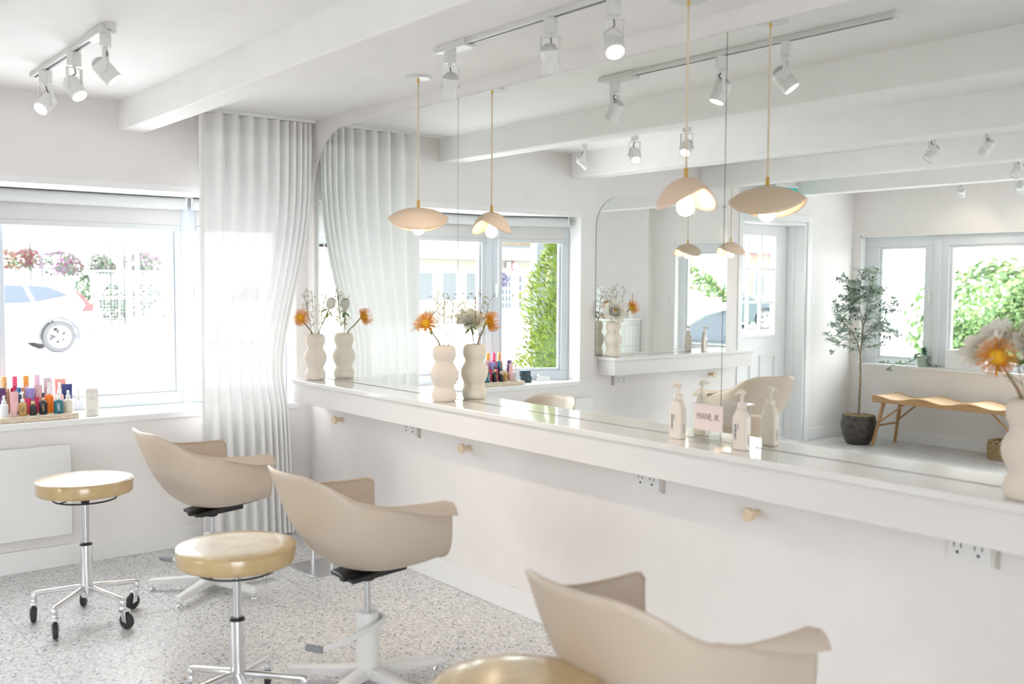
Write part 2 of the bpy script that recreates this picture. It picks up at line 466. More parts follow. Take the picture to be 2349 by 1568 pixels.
jm = MB().box(BX0, BX0 + .012, YW - .004, 5.76, BZ0, BZ1 - .028).box(BX1 - .012, BX1, YW - .004, 5.76, BZ0, BZ1 - .028)
struct('window_jamb', jm, M_trim, w1)
def wall_seg(mb, a, b, z0, z1, d0, d1, t0=0., t1=None):
    a, b = Vector((*a, 0)), Vector((*b, 0)); d = (b - a); n = Vector((-d.y, d.x, 0)).normalized(); l = d.length; d.normalize()
    p = a + d * t0; q = a + d * (l if t1 is None else t1)
    c = (p + q) / 2 + n * (d0 + d1) / 2 + Vector((0, 0, (z0 + z1) / 2))
    mb.obox(c, (q - p) / 2, n * (d1 - d0) / 2, (0, 0, (z1 - z0) / 2))
ZG0, ZG1 = .845, 1.985
def sash(a, b, wl_, wr_, nm_f, glass=True):
    L_ = (Vector(b) - Vector(a)).length
    f = MB()
    wall_seg(f, a, b, BZ0, ZG0, -.035, .035); wall_seg(f, a, b, 1.955, BZ1 - .02, -.035, .035)
    wall_seg(f, a, b, ZG0, 1.955, -.035, .035, 0, wl_); wall_seg(f, a, b, ZG0, 1.955, -.035, .035, L_ - wr_)
    # inner stepped bead
    wall_seg(f, a, b, ZG0, ZG0 + .02, -.0195, .0195); wall_seg(f, a, b, ZG0, 1.955, -.02, .02, wl_, wl_ + .02); wall_seg(f, a, b, ZG0, 1.955, -.02, .02, L_ - wr_ - .02, L_ - wr_)
    o = struct(nm_f, f, M_bayframe, w1, bevel=.004)
    g = MB(); wall_seg(g, a, b, ZG0 + .01, 1.96, -.002, .002, wl_ + .01, L_ - wr_ - .01)
    struct('window_pane', g, M_glass, o)
    return o
sash(CL, CR, .075, .075, 'window_sash')
sR = sash(CR, ER, .09, .06, 'window_sash'); sL = sash(EL, CL, .06, .09, 'window_sash')
pm = MB()
for c in (CL, CR): pm.lathe([(0, BZ0), (.055, BZ0), (.055, BZ1 - .02), (0, BZ1 - .02)], 8, (c[0], c[1], 0))
struct('window_mullion', pm, M_bayframe, w1, smooth=True)
# cam handles of the side casements and one crank on the sill
def latch(x, y, z, ang):
    mb = MB().box(-.012, .012, -.012, 0, -.035, .035).box(-.006, .006, -.03, -.012, -.07, .01)
    struct('window_latch', mb, M_white_metal, w1, loc=(x, y, z), rot=(0, 0, ang), bevel=.003)
latch(-.555, 5.915, 1.47, radians(-27)); latch(-1.745, 5.915, 1.47, radians(27))
struct('window_crank', MB().box(-.05, .05, -.03, .0, 0, .022).cyl((.03, -.02, .02), (.045, -.035, .045), .008).cyl((-.05, -.012, .025), (.035, -.03, .03), .005), M_white_metal, w1, loc=(-2.06, 5.745, BZ0), rot=(0, 0, radians(27)))

# ---- window over the bench
w2 = sroot('window_2')
XF = XB - .11
f = MB()
f.box(XB - .2, XB - .004, W2Y0, W2Y0 + .012, W2Z0, W2Z1).box(XB - .2, XB - .004, W2Y1 - .012, W2Y1, W2Z0, W2Z1).box(XB - .2, XB - .004, W2Y0, W2Y1, W2Z1 - .012, W2Z1)
struct('window_jamb', f, M_trim, w2)
struct('window_sill', MB().box(XB - .2, XB + .012, W2Y0, W2Y1, W2Z0 - .03, W2Z0), M_trim, w2, bevel=.003)
f = MB()
P1 = (5.0, 5.50); P2 = (3.05, 4.78)
f.box(XF - .04, XF + .03, W2Y0, W2Y1, W2Z0, .79).box(XF - .04, XF + .03, W2Y0, W2Y1, 1.885, W2Z1)
f.box(XF - .04, XF + .03, W2Y0, P2[0], .79, 1.885).box(XF - .04, XF + .03, P2[1], P1[0], .79, 1.885).box(XF - .04, XF + .03, P1[1], W2Y1, .79, 1.885)
f.box(XF - .021, XF + .045, 4.86, 4.92, W2Z0 + .001, W2Z1 - .013)
for a, b in (P1, P2):
    f.box(XF - .02, XF + .015, a, a + .03, .79, 1.885).box(XF - .02, XF + .015, b - .03, b, .79, 1.885).box(XF - .019, XF + .014, a, b, .79, .815).box(XF - .019, XF + .014, a, b, 1.86, 1.885)
struct('window_frame', f, M_frame, w2, bevel=.004)
for a, b in (P1, P2): struct('window_pane', MB().box(XF - .003, XF, a + .02, b - .02, .80, 1.875), M_glass, w2)
struct('window_latch', MB().box(0, .02, -.012, .012, -.04, .04).box(.015, .03, -.008, .008, -.02, .09), M_white_metal, w2, loc=(XF + .03, 4.96, 1.38), bevel=.003)

# ---- unseen window added behind the photographer, sized to let in fill daylight
w3 = sroot('window_3')
f = MB().box(-5.4, -2.6, -3.12, -3.04, .40, .47).box(-5.4, -2.6, -3.12, -3.04, 2.18, 2.25)
for x in (-5.4, -4.03, -2.66): f.box(x, x + .06, -3.12, -3.04, .47, 2.18)
struct('window_frame', f, M_frame, w3)
for x in (-5.34, -3.97): struct('window_pane', MB().box(x, x + 1.31, -3.082, -3.078, .47, 2.18), M_glass, w3)

# ---- entrance door
d1 = sroot('door_1')
cs = MB()
cs.box(DX0 - .07, DX0, YD - .018, YD, 0, DZ + .07).box(DX1, DX1 + .07, YD - .018, YD, 0, DZ + .07).box(DX0, DX1, YD - .018, YD, DZ, DZ + .07)
struct('door_casing', cs, M_trim, d1, bevel=.004)
jb = MB().box(DX0, DX0 + .03, YD - .005, 6.0, 0, DZ).box(DX0 + .03, DX0 + .045, 5.86, 5.94, 0, DZ).box(DX1 - .03, DX1, YD - .005, 6.0, 0, DZ).box(DX0 + .03, DX1 - .03, YD - .005, 6.0, DZ - .03, DZ)
struct('door_jamb', jb, M_trim, d1, bevel=.003)
struct('door_threshold', MB().box(DX0 + .03, DX1 - .03, YD, 6.0, 0, .012), M_trim, d1)
a, b = DX0 + .036, DX1 - .036
y0, y1 = 5.945, 5.99
GX0, GX1, GZ0, GZ1 = -5.134, -4.565, 1.03, 1.965
s = MB().box(a, b, y0, y1, .02, .22).box(a, b, y0, y1, .22, GZ0).box(a, b, y0, y1, GZ1, DZ - .0305).box(a, GX0, y0, y1, GZ0, GZ1).box(GX1, b, y0, y1, GZ0, GZ1)
door = struct('door_slab', s, M_trim, d1)
mt = MB()
for k in (1, 2):
    x = GX0 + (GX1 - GX0) * k / 3; mt.box(x - .011, x + .011, y0 + .005, y1 - .005, GZ0, GZ1)
    z = GZ0 + (GZ1 - GZ0) * k / 3; mt.box(GX0, GX1, y0 + .0056, y1 - .0056, z - .011, z + .011)
e = .025
mt.box(GX0 - e, GX1 + e, y0 - .0115, y0, GZ0 - e, GZ0).box(GX0 - e, GX1 + e, y0 - .0115, y0, GZ1, GZ1 + e).box(GX0 - e, GX0, y0 - .012, y0, GZ0, GZ1).box(GX1, GX1 + e, y0 - .012, y0, GZ0, GZ1)
struct('door_muntin', mt, M_trim, d1, bevel=.003)
struct('door_pane', MB().box(GX0, GX1, 5.966, 5.970, GZ0, GZ1), M_glass, d1)
pn = MB()
for xa, xb in ((-5.16, -4.925), (-4.79, -4.555)):
    for k, q in ((0, .012), (.022, .006)):
        xa2, xb2, za, zb = xa + k, xb - k, .30 + k, .835 - k
        pn.box(xa2, xb2, y0 - q, y0, za, za + .012).box(xa2, xb2, y0 - q, y0, zb - .012, zb).box(xa2, xa2 + .012, y0 - q, y0, za + .012, zb - .012).box(xb2 - .012, xb2, y0 - q, y0, za + .012, zb - .012)
struct('door_panel', pn, M_trim, d1)
struct('door_handle', MB().cyl((-4.47, y0 - .05, 1.0), (-4.47, y0, 1.0), .012).sphere((-4.47, y0 - .06, 1.0), .028), M_chrome, d1, smooth=True)
# ================================================================== MIRRORS AND SHELVES
def mirror_panel(name, label, outline, place, edge):
    # outline in (along, up); place(a, z, t) -> xyz with t = distance off the wall
    n = len(outline); mb = MB()
    mb.cur = 0; mb.add([place(a, z, .006) for a, z in outline], [tuple(range(n))])
    mb.cur = 1; mb.add([place(a, z, .006) for a, z in outline] + [place(a, z, .0005) for a, z in outline], [(i, (i + 1) % n, n + (i + 1) % n, n + i) for i in range(n)])
    t = tag(obj(name, mb, [M_mirror, M_mirror_edge], smooth=False, recalc=False), label, 'mirror', 'wall mirrors above the shelves')
    return t
def right_wall(a, z, t): return (-t, a, z)
def far_wall(a, z, t): return (a, YW - t, z)
ZT = 2.39
yl, S1, S2, yr = 5.455, 3.9605, 2.3245, .60
arc = [(yl - .36 + .36 * cos(q), ZT - .42 + .42 * sin(q)) for q in [pi / 2 * k / 20 for k in range(21)]]
mirror_panel('wall_mirror', 'tall frameless mirror panel with one rounded upper corner, beside the sheer curtain', [(S1 + .0015, ZC + .002), (yl, ZC + .002)] + arc + [(S1 + .0015, ZT)], right_wall, None)
mirror_panel('wall_mirror', 'square-cut mirror panel between the two vertical seams over the long shelf', [(S2 + .0015, ZC + .002), (S1 - .0015, ZC + .002), (S1 - .0015, ZT), (S2 + .0015, ZT)], right_wall, None)
mirror_panel('wall_mirror', 'mirror panel past the second seam, reflecting the olive tree and bench', [(yr, ZC + .002), (S2 - .0015, ZC + .002), (S2 - .0015, ZT), (yr, ZT)], right_wall, None)
Z2 = .953
x0, x1 = -2.412, -3.938
arc = [(x0 - .24 + .24 * cos(q), 2.17 - .24 + .24 * sin(q)) for q in [pi / 2 * k / 20 for k in range(21)]]
mirror_panel('wall_mirror', 'smaller rounded mirror on the window wall, seen only as a reflection', [(x1, Z2 + .002), (x0, Z2 + .002)] + arc + [(x1, 2.17)], far_wall, None)

t = thing('vanity_shelf', 'long white quartz-topped styling shelf fixed under the big mirror', 'shelf', (0, 2.2, .80))
obj('shelf_top', MB().box(-.197, -.0005, -3.2, 3.20, .112, ZC - .80), M_quartz, t, bevel=.003)
obj('apron', MB().box(-.18, -.0005, -3.2, 3.185, 0, .1115), M_apron, t, bevel=.002)
t = thing('vanity_shelf', 'short white wall shelf under the smaller rounded mirror, near the entrance door', 'shelf', (-3.2, YW, .815))
obj('shelf_top', MB().box(-.875, .765, -.197, -.0005, .112, Z2 - .815), M_quartz, t, bevel=.003)
obj('apron', MB().box(-.875, .75, -.18, -.0005, 0, .1115), M_apron, t, bevel=.002)

# wooden wall pegs
def peg(label, loc, rz):
    t = thing('wall_peg', label, 'hook', loc, rz, 'round wooden pegs below the shelves')
    obj('peg_stem', MB().cyl((0, 0, 0), (-.042, 0, 0), .012, n=20), M_birch, t)
    obj('peg_head', MB().lathe([(0, 0), (.021, 0), (.0235, .003), (.0235, .016), (.021, .019), (0, .019)], 28, (-.040, 0, 0), (-1, 0, 0)), M_birch, t)
peg('pale wooden wall peg under the shelf, nearest the curtain', (-.0005, 5.125, .711), 0)
peg('pale wooden wall peg between the first and second wall outlets', (-.0005, 3.865, .711), 0)
peg('pale wooden wall peg under the shelf, in front of the reflected olive tree', (-.0005, 2.158, .709), 0)
peg('pale wooden wall peg under the smaller shelf by the door', (-3.745, YW - .0005, .748), radians(90))

# wall outlets with a cover strip beside them
def outlet(label, loc, rz):
    t = thing('wall_outlet', label, 'outlet', loc, rz, 'double wall outlets under the shelves')
    obj('cover_plate', MB().box(-.008, 0, -.064, .064, -.033, .04), M_white_metal, t, bevel=.002)
    for y in (-.031, .031):
        r = obj('receptacle', MB().box(-.010, -.008, y - .021, y + .021, -.026, .034), M_white_metal, t, bevel=.0015)
        s = MB().box(-.0108, -.0100, y - .012, y - .009, .004, .022).box(-.0108, -.0100, y + .009, y + .012, .004, .022).cyl((-.0100, y, -.010), (-.0108, y, -.010), .005, n=12)
        obj('socket_slots', s, M_ink_dark, r, smooth=False)
    obj('side_cover', MB().box(-.009, 0, -.0895, -.0815, -.036, .045), mat('side_cover_taupe', (.52, .46, .42), .5), t)
outlet('white double wall outlet under the far end of the shelf', (-.0005, 4.39, .740), 0)
outlet('white double wall outlet below the pump bottles', (-.0005, 2.685, .738), 0)
outlet('white double wall outlet under the shelf, closest to the camera', (-.0005, 1.405, .738), 0)
outlet('white double wall outlet under the smaller shelf, below the reflected vase', (-2.685, YW - .0005, .757), radians(90))

# ================================================================== WINDOW DRESSING
# sheer curtain on a ceiling track
t = thing('curtain_track', 'slim white curtain track screwed to the ceiling', 'curtain track', (-.5, 5.44, H))
obj('rail', MB().box(-.53, .497, -.012, .012, -.018, 0), M_white_metal, t)
obj('end_stop', MB().box(-.545, -.53, -.015, .015, -.022, 0), M_white_metal, t)
XL, XR0 = -.728, -.035
def curtain_x(s, z):
    # s 0..1 across; the cloth is drawn away from the shelf end at mid height
    xr = spline([(0, -.165), (.75, -.195), (.95, -.225), (1.15, -.215), (1.7, -.085), (2.0, -.045), (2.45, XR0)], z)[0]
    return XL + (xr - XL) * s
FOLDS = [(0, 0), (.183, 1), (.322, 2), (.454, 3), (.58, 4), (.692, 5), (.78, 6), (.85, 7), (.908, 8), (.955, 9), (1.0, 10)]
def curtain_pt(s, z):
    ph = spline(FOLDS, s)[0]; a = 2 * pi * ph
    tight = 1 - .45 * s
    sh = .011 * sin(a) * tight
    return (curtain_x(s, z) + sh * .6, 5.44 - .038 * tight * cos(a) * (.85 + .15 * z / 2.4), z)
def curtain_part(zs, n=400): return MB().grid([[curtain_pt(k / n, z) for k in range(n + 1)] for z in zs])
t = thing('sheer_curtain', 'white sheer curtain hanging in soft waves from ceiling to floor', 'curtain', (0, 0, 0))
obj('heading_tape', curtain_part([2.335, 2.36, 2.40, 2.443]), M_sheer_top, t, angle=180)
obj('voile', curtain_part([.012, .12] + [.12 + .0925 * k for k in range(1, 25)]), M_sheer, t, angle=180)
obj('hem', MB().grid([[tuple(Vector(curtain_pt(k / 400, z)) + Vector((0, -.0015, 0))) for k in range(401)] for z in (.014, .06, .112)]), M_sheer, t, angle=180)
# roller blinds, one per pane of the bay
def blind(label, a, b, z_hem):
    a, b = Vector((*a, 0)), Vector((*b, 0)); d = (b - a).normalized(); l = (b - a).length
    t = thing('roller_blind', label, 'blind', tuple(a + d * l / 2 + Vector((0, 0, 1.945))), math.atan2(d.y, d.x), 'roller blinds in the bay window')
    h = l / 2
    obj('roll', MB().cyl((-h, 0, .02), (h, 0, .02), .036, n=28), M_blindroll, t)
    obj('fabric', MB().box(-h + .008, h - .008, .030, .0308, z_hem - 1.945, .02), M_blind, t, smooth=False)
    obj('hem_bar', MB().box(-h + .008, h - .008, .024, .037, z_hem - 1.963, z_hem - 1.93), M_blindroll, t, bevel=.006)
    for x in (-h - .006, h + .006): obj('bracket', MB().box(x - .005, x + .005, -.03, .03, -.015, .055), M_white_metal, t)
    obj('pull_chain', MB().tube([(h - .006, -.042, .02), (h - .004, -.043, -.5), (h + .003, -.043, -.52), (h + .004, -.042, .02)], .0022, 5), M_white_metal, t)
nR = Vector((ER[0] - CR[0], ER[1] - CR[1])); nL = Vector((CL[0] - EL[0], CL[1] - EL[1]))
def off(p, d, k): n = Vector((-d.y, d.x)).normalized(); return (p[0] - n.x * k, p[1] - n.y * k)
blind('grey roller blind, rolled up over the wide middle pane of the bay', (CL[0] + .035, YG - .075), (CR[0] - .035, YG - .075), 1.825)
p, q = off(CR, nR, .075), off(ER, nR, .075); u = nR.normalized()
blind('grey roller blind behind the sheer curtain', (p[0] + u.x * .06, p[1] + u.y * .06), (q[0] - u.x * .03, q[1] - u.y * .03), 1.825)
p, q = off(EL, nL, .075), off(CL, nL, .075); u = nL.normalized()
blind('grey roller blind over the narrow pane with the cedar outside', (p[0] + u.x * .03, p[1] + u.y * .03), (q[0] - u.x * .06, q[1] - u.y * .06), 1.825)

# flat panel heater under the bay
t = thing('panel_heater', 'flat white electric panel heater on the wall under the bay window', 'heater', (-1.875, YW, .178))
obj('heater_panel', MB().box(-.475, .475, -.060, -.040, 0, .472), M_white_metal, t, bevel=.003)
obj('mounting_frame', MB().box(-.44, .44, -.0395, -.0005, .04, .43), M_white_metal, t)

# ================================================================== LIGHTS
def rot_to(d): return Vector((0, 0, -1)).rotation_difference(Vector(d).normalized())
def track(label, x, y0, y1, box_y, group='ceiling tracks'):
    t = thing('light_track', label, 'track light rail', (x, (y0 + y1) / 2, H), 0, group)
    h = (y1 - y0) / 2
    obj('rail', MB().box(-.018, .018, -h, h, -.020, 0), M_fixture, t, bevel=.002)
    obj('slot', MB().box(-.006, .006, -h + .02, h - .02, -.0205, -.0200), M_slot, t, smooth=False)
    if box_y is not None:
        c = box_y - (y0 + y1) / 2
        obj('feed_box', MB().box(-.030, .030, c - .10, c + .10, -.030, 0), M_fixture, t, bevel=.003)
    return t
def spot(label, x, y, aim, lit=True, power=16, yaw=None):
    t = thing('track_spotlight', label, 'spotlight', (x, y, H - .0205), 0, 'white spotlights on the ceiling tracks')
    aim = Vector(aim).normalized()
    yw = math.atan2(aim.y, aim.x) if yaw is None else yaw
    obj('adapter', MB().box(-.018, .018, -.022, .022, -.055, 0), M_fixture, t, bevel=.002, rot=(0, 0, yw))
    fk = MB()
    for s in (-1, 1): fk.box(-.007, .007, s * .036 - .002, s * .036 + .002, -.150, -.066)
    fk.box(-.007, .007, -.038, .038, -.068, -.064).cyl((0, 0, -.066), (0, 0, -.052), .007)
    for s in (-1, 1): fk.cyl((0, s * .034, -.145), (0, s * .043, -.145), .009, n=14)
    obj('yoke', fk, M_fixture, t, rot=(0, 0, yw))
    q = Vector((0, 0, -1)).rotation_difference(aim)
    hp = Vector((0, 0, -.145))
    hd = MB().lathe([(0, .035), (.033, .035), (.034, .030), (.034, .004), (.0325, .002), (.0325, .000), (.034, -.002), (.034, -.046), (.029, -.046), (.029, -.036), (0, -.036)], 32)
    hd.v = [tuple(hp + q @ Vector(v)) for v in hd.v]
    head = obj('head', hd, M_fixture, t)
    dm = MB().lathe([(.027, .035), (.024, .047), (.014, .055), (0, .057)], 24); dm.v = [tuple(hp + q @ Vector(v)) for v in dm.v]
    obj('heat_sink', dm, M_dome, head)
    ln = MB().lathe([(0, -.043), (.0285, -.043), (.0285, -.0425), (0, -.0425)], 28); ln.v = [tuple(hp + q @ Vector(v)) for v in ln.v]
    obj('lens', ln, M_lens if lit else M_lens_off, head, smooth=False)
    mid = hp + q @ Vector((0, 0, .055))
    obj('flex_wire', MB().tube(curve([(0, 0, -.066), (.006, .002, -.085), tuple(mid * .5 + Vector((0, 0, -.045))), tuple(mid)], 10), .0025, 6), M_slot, t)
    if lit and power:
        l = bpy.data.lights.new('spot_lamp', 'SPOT'); l.energy = power; l.color = (1, .84, .66); l.spot_size = radians(70); l.spot_blend = .6; l.shadow_soft_size = .03
        o = bpy.data.objects.new('spot_lamp', l); COL.objects.link(o); o.parent = t
        o.location = hp + aim * .05; o.rotation_mode = 'QUATERNION'; o.rotation_quaternion = q
track('white ceiling track in the bay before the window, carrying three lit spotlights', -1.64, 3.89, 5.06, 4.02)
spot('white spotlight with a bright lens tilted away from the mirror, nearest the window wall', -1.64, 4.85, (-.55, -.38, -.62))
spot('middle white spotlight of the lit ceiling track by the window', -1.64, 4.39, (.28, -.52, -.75))
spot('lit white spotlight aimed at the ceiling beam, beside the track feed box', -1.64, 3.965, (.60, -.28, -.72), power=24)
track('long white ceiling track in front of the big mirror', -.47, 1.95, 3.46, 3.33)
spot('unlit-looking white spotlight at the feed end of the mirror track, turned down', -.47, 3.365, (.16, .40, -.90), power=7)
spot('white spotlight in the middle of the mirror track, lens hidden from view', -.47, 2.74, (.30, .18, -.93), power=7)
spot('white spotlight shining toward the camera, before the pendant lamp', -.47, 2.42, (-.30, -.52, -.82), power=7)
track('white ceiling track between the second and third beams, seen in reflection', -2.95, 1.6, 3.35, None)
spot('small reflected spotlight between the beams, nearest the window wall', -2.95, 3.18, (.45, .35, -.82), lit=False)
spot('small reflected spotlight between the beams, second from the window wall', -2.95, 2.85, (.10, .45, -.89), lit=False)
track('white ceiling track near the reflected bench window', -4.25, 1.6, 3.45, None)
spot('reflected spotlight cut off by the right edge of the mirror view', -4.25, 3.27, (.5, .3, -.8), lit=False)
track('white ceiling track next to the bench wall', -5.45, 2.6, 4.45, None)
spot('small reflected spotlight hanging below the last beam, above the bench window', -5.45, 4.29, (-.8, .35, -.55), power=5)
spot('second small reflected spotlight below the last beam', -5.45, 3.8, (-.8, .2, -.55), power=5)

def shade_part():
    # a bowl pinched at two opposite points: the tips reach out high, the two lobes between them droop
    n, mm = 96, 14; P = []
    for j in range(mm + 1):
        row = []
        for k in range(n):
            a = 2 * pi * k / n; q = abs(cos(a)); sn = abs(sin(a))
            x, y = .142 * cos(a), .092 * sin(a); zr = -.048 - .060 * sn ** 1.25
            tm = radians(84 - 30 * q ** 1.5); th = tm * (.04 + .96 * j / mm); f_ = sin(th) / sin(tm)
            row.append((x * f_, y * f_, zr * (1 - cos(th)) / (1 - cos(tm))))
        P.append(row)
    return MB().grid(P, closed=True)
def pendant(label, x, y, ztop, rz):
    t = thing('pendant_lamp', label, 'pendant lamp', (x, y, ztop), rz, 'cream folded pendant lamps')
    c = H - ztop
    obj('canopy', MB().lathe([(0, c), (.062, c), (.062, c - .008), (.058, c - .010), (0, c - .010)], 40), mat('canopy_white', (.72, .73, .72), .35), t)
    obj('cord_grip', MB().lathe([(0, c - .010), (.006, c - .010), (.006, c - .026), (0, c - .026)], 14), M_brass, t)
    obj('cord', MB().cyl((0, 0, .025), (0, 0, c - .02), .0038, n=10), M_cord, t)
    obj('brass_neck', MB().lathe([(0, .034), (.0065, .034), (.0075, .03), (.0075, .006), (.011, 0), (0, -.002)], 18), M_brass, t)
    sh = obj('shade', shade_part(), M_shade, t, angle=80)
    sd = sh.modifiers.new('wall', 'SOLIDIFY'); sd.thickness = .0035; sd.offset = 0
    obj('bulb_holder', MB().cyl((0, 0, -.047), (0, 0, -.002), .015, n=18), M_white_metal, t)
    obj('bulb', MB().lathe([(0, -.128), (.012, -.1255), (.022, -.119), (.028, -.109), (.030, -.098), (.028, -.087), (.022, -.076), (.017, -.067), (.015, -.057), (.014, -.047), (0, -.047)], 28), M_bulb, t)
    return t
pendant('cream folded pendant lamp hanging near the curtain end of the mirror', -.223, 3.977, 1.857, radians(-33))
pendant('cream folded pendant lamp hanging above the pump bottles', -.228, 2.309, 1.863, radians(65))
pendant('cream folded pendant lamp in front of the smaller mirror, seen in reflection', -3.70, 5.31, 1.853, radians(0))

# ================================================================== SALON CHAIRS
RIM = [(0, -.345, 0, .845), (.12, -.342, .075, .846), (.22, -.318, .150, .842), (.32, -.268, .212, .812), (.45, -.185, .250, .760), (.58, -.08, .268, .730), (.72, .02, .272, .722), (.86, .11, .272, .720), (.95, .165, .271, .719), (1, .190, .270, .698)]
def shell_pt(s, t, sgn):
    u, w_, z = spline(RIM, s)
    P0 = Vector((u, w_, z))
    # tangent control points, blended back -> side -> front
    k1 = spline([(0, .055, -.002, -.15), (.3, .045, -.01, -.14), (.6, .0, .004, -.17), (.85, .002, .004, -.19), (1, .002, .002, -.19)], s)
    E = Vector(spline([(0, -.055, 0, .462), (.45, -.01, 0, .458), (.8, .10, 0, .470), (1, .205, 0, .492)], s))
    k2 = spline([(0, -.235, 0, .475), (.3, -.215, .13, .468), (.6, -.05, .245, .452), (.85, .10, .265, .462), (1, .205, .270, .480)], s)
    p = bez(P0, P0 + Vector(k1), Vector(k2), E, t)
    p.y *= sgn
    return p
def make_chair(label, loc, rz, dz, base_rot=0):
    t = thing('salon_chair', label, 'chair', loc, rz, 'beige shell salon chairs')
    n, mm = 40, 16
    rows = [shell_pt(abs(k) / n, 0, 1) for k in range(n)]
    P = []
    for k in range(-n, n + 1):
        P.append([tuple(shell_pt(abs(k) / n, j / mm, 1 if k >= 0 else -1) + Vector((0, 0, dz))) for j in range(mm + 1)])
    mb = MB().grid(P)
    sh = obj('seat_shell', mb, M_chair, t, angle=180)
    we_ = sh.modifiers.new('weld', 'WELD'); we_.merge_threshold = .0008
    sd = sh.modifiers.new('thickness', 'SOLIDIFY'); sd.thickness = .007; sd.offset = 1
    for sg in (-1, 1):
        P = []
        for k in range(25):
            s = .50 + .50 * k / 24
            r = shell_pt(s, 0, sg); e_ = min(1, k / 21); f_ = e_ * e_ * (3 - 2 * e_); lift = Vector((0, 0, max(0, .7195 - r.z) if s > .86 else 0)); r = r + lift * .0; q_ = r + lift * .8
            o = Vector((0, sg, 0))
            row = [r + Vector((0, -sg * .004, -.001)), r + Vector((0, 0, .003)), q_ + o * .014 * f_ + Vector((0, 0, .002 - .003 * f_)), q_ + o * .032 * f_ + Vector((0, 0, -.014 * f_)), q_ + o * .046 * f_ + Vector((0, 0, -.040 * f_ - .001)),
                   q_ + o * (.042 * f_) + Vector((0, 0, -.043 * f_ - .002)), q_ + o * .026 * f_ + Vector((0, 0, -.020 * f_ - .004)), r + o * .006 * f_ + Vector((0, 0, -.012 * f_ - .004))]
            P.append([tuple(p + Vector((0, 0, dz))) for p in row])
        ar = MB().grid(P, closed=True)
        ar.f.append(tuple(range(7, -1, -1))); ar.mi.append(0); L0 = 24 * 8; ar.f.append(tuple(L0 + i for i in range(8))); ar.mi.append(0)
        obj('armrest', ar, M_chair, t, angle=50)
    z = .452 + dz
    pl = MB().obox((.05, 0, z - .004), (.16, 0, .022), (0, .085, 0), (-.001, 0, .008)).obox((.03, 0, z - .022), (.11, 0, .008), (0, .055, 0), (0, 0, .014)).box(-.13, -.06, -.05, -.02, z - .03, z - .008)
    pl.lathe([(0, z - .055), (.026, z - .055), (.034, z - .030), (0, z - .030)], 20)
    obj('tilt_plate', pl, M_black, t, bevel=.004)
    obj('lift_shaft', MB().cyl((0, 0, .20), (0, 0, z - .03), .0125, n=20), M_steel, t)
    obj('column', MB().lathe([(0, .045), (.046, .045), (.048, .05), (.048, .062), (.042, .068), (.042, .268), (.038, .278), (.0, .280)], 36), M_white_metal, t)
    lv = [(.045, .02, .252), (.052, -.03, .25), (.02, -.058, .246), (-.06, -.070, .228), (-.15, -.066, .208), (-.225, -.055, .196)]
    C_ = curve(lv, 22)
    P = []
    for i, p in enumerate(C_):
        d = (C_[min(i + 1, 22)] - C_[max(i - 1, 0)]).normalized(); sd_ = d.cross(Vector((0, 0, 1))).normalized(); h_ = .013 - .005 * i / 22
        P.append([tuple(p + sd_ * .006 + Vector((0, 0, h_))), tuple(p - sd_ * .006 + Vector((0, 0, h_))), tuple(p - sd_ * .006 - Vector((0, 0, h_))), tuple(p + sd_ * .006 - Vector((0, 0, h_)))])
    lm = MB().grid(P, closed=True); lm.f += [(3, 2, 1, 0), (88, 89, 90, 91)]; lm.mi += [0, 0]
    lever = obj('pump_lever', lm, M_white_metal, t, bevel=.002)
    obj('pedal_grip', MB().lathe([(0, 0), (.011, 0), (.013, .003), (.013, .070), (.010, .073), (0, .073)], 18, (-.218, -.062, .196), (-.42, .85, .0)), M_grey_grip, lever)
    for k in range(5):
        a = base_rot + 2 * pi * k / 5; c, s = cos(a), sin(a); sd_ = Vector((-s, c, 0)); d = Vector((c, s, 0)); P = []
        for q, hw, zt, zb in ((.0, .024, .074, .030), (.06, .024, .072, .032), (.29, .017, .056, .030), (.305, .015, .053, .031)):
            P.append([tuple(d * q + sd_ * hw + Vector((0, 0, zt - .004))), tuple(d * q + sd_ * hw * .7 + Vector((0, 0, zt))), tuple(d * q - sd_ * hw * .7 + Vector((0, 0, zt))), tuple(d * q - sd_ * hw + Vector((0, 0, zt - .004))), tuple(d * q - sd_ * hw + Vector((0, 0, zb))), tuple(d * q + sd_ * hw + Vector((0, 0, zb)))])
        lg = MB().grid(P, closed=True); lg.f += [(5, 4, 3, 2, 1, 0), tuple(18 + i for i in range(6))]; lg.mi += [0, 0]
        leg = obj('leg', lg, M_white_metal, t, bevel=.002)
        obj('glide', MB().lathe([(0, 0), (.015, 0), (.017, .004), (.012, .010), (.006, .013), (.006, .032), (0, .032)], 18, tuple(d * .288)), M_chrome, leg)
    return t
make_chair('beige shell salon chair beside the window wall, farthest from the camera', (-.965, 4.68, 0), 0, -.035, radians(2))
make_chair('beige shell salon chair in the middle of the row, foot pump in view', (-.955, 3.20, 0), 0, 0, radians(-9))
make_chair('beige shell salon chair closest to the camera, its base out of the picture', (-1.05, 1.60, 0), 0, .002, radians(66))
make_chair('beige shell salon chair facing the smaller mirror, seen only in reflection', (-2.93, 4.53, 0), radians(105), .035, radians(30))

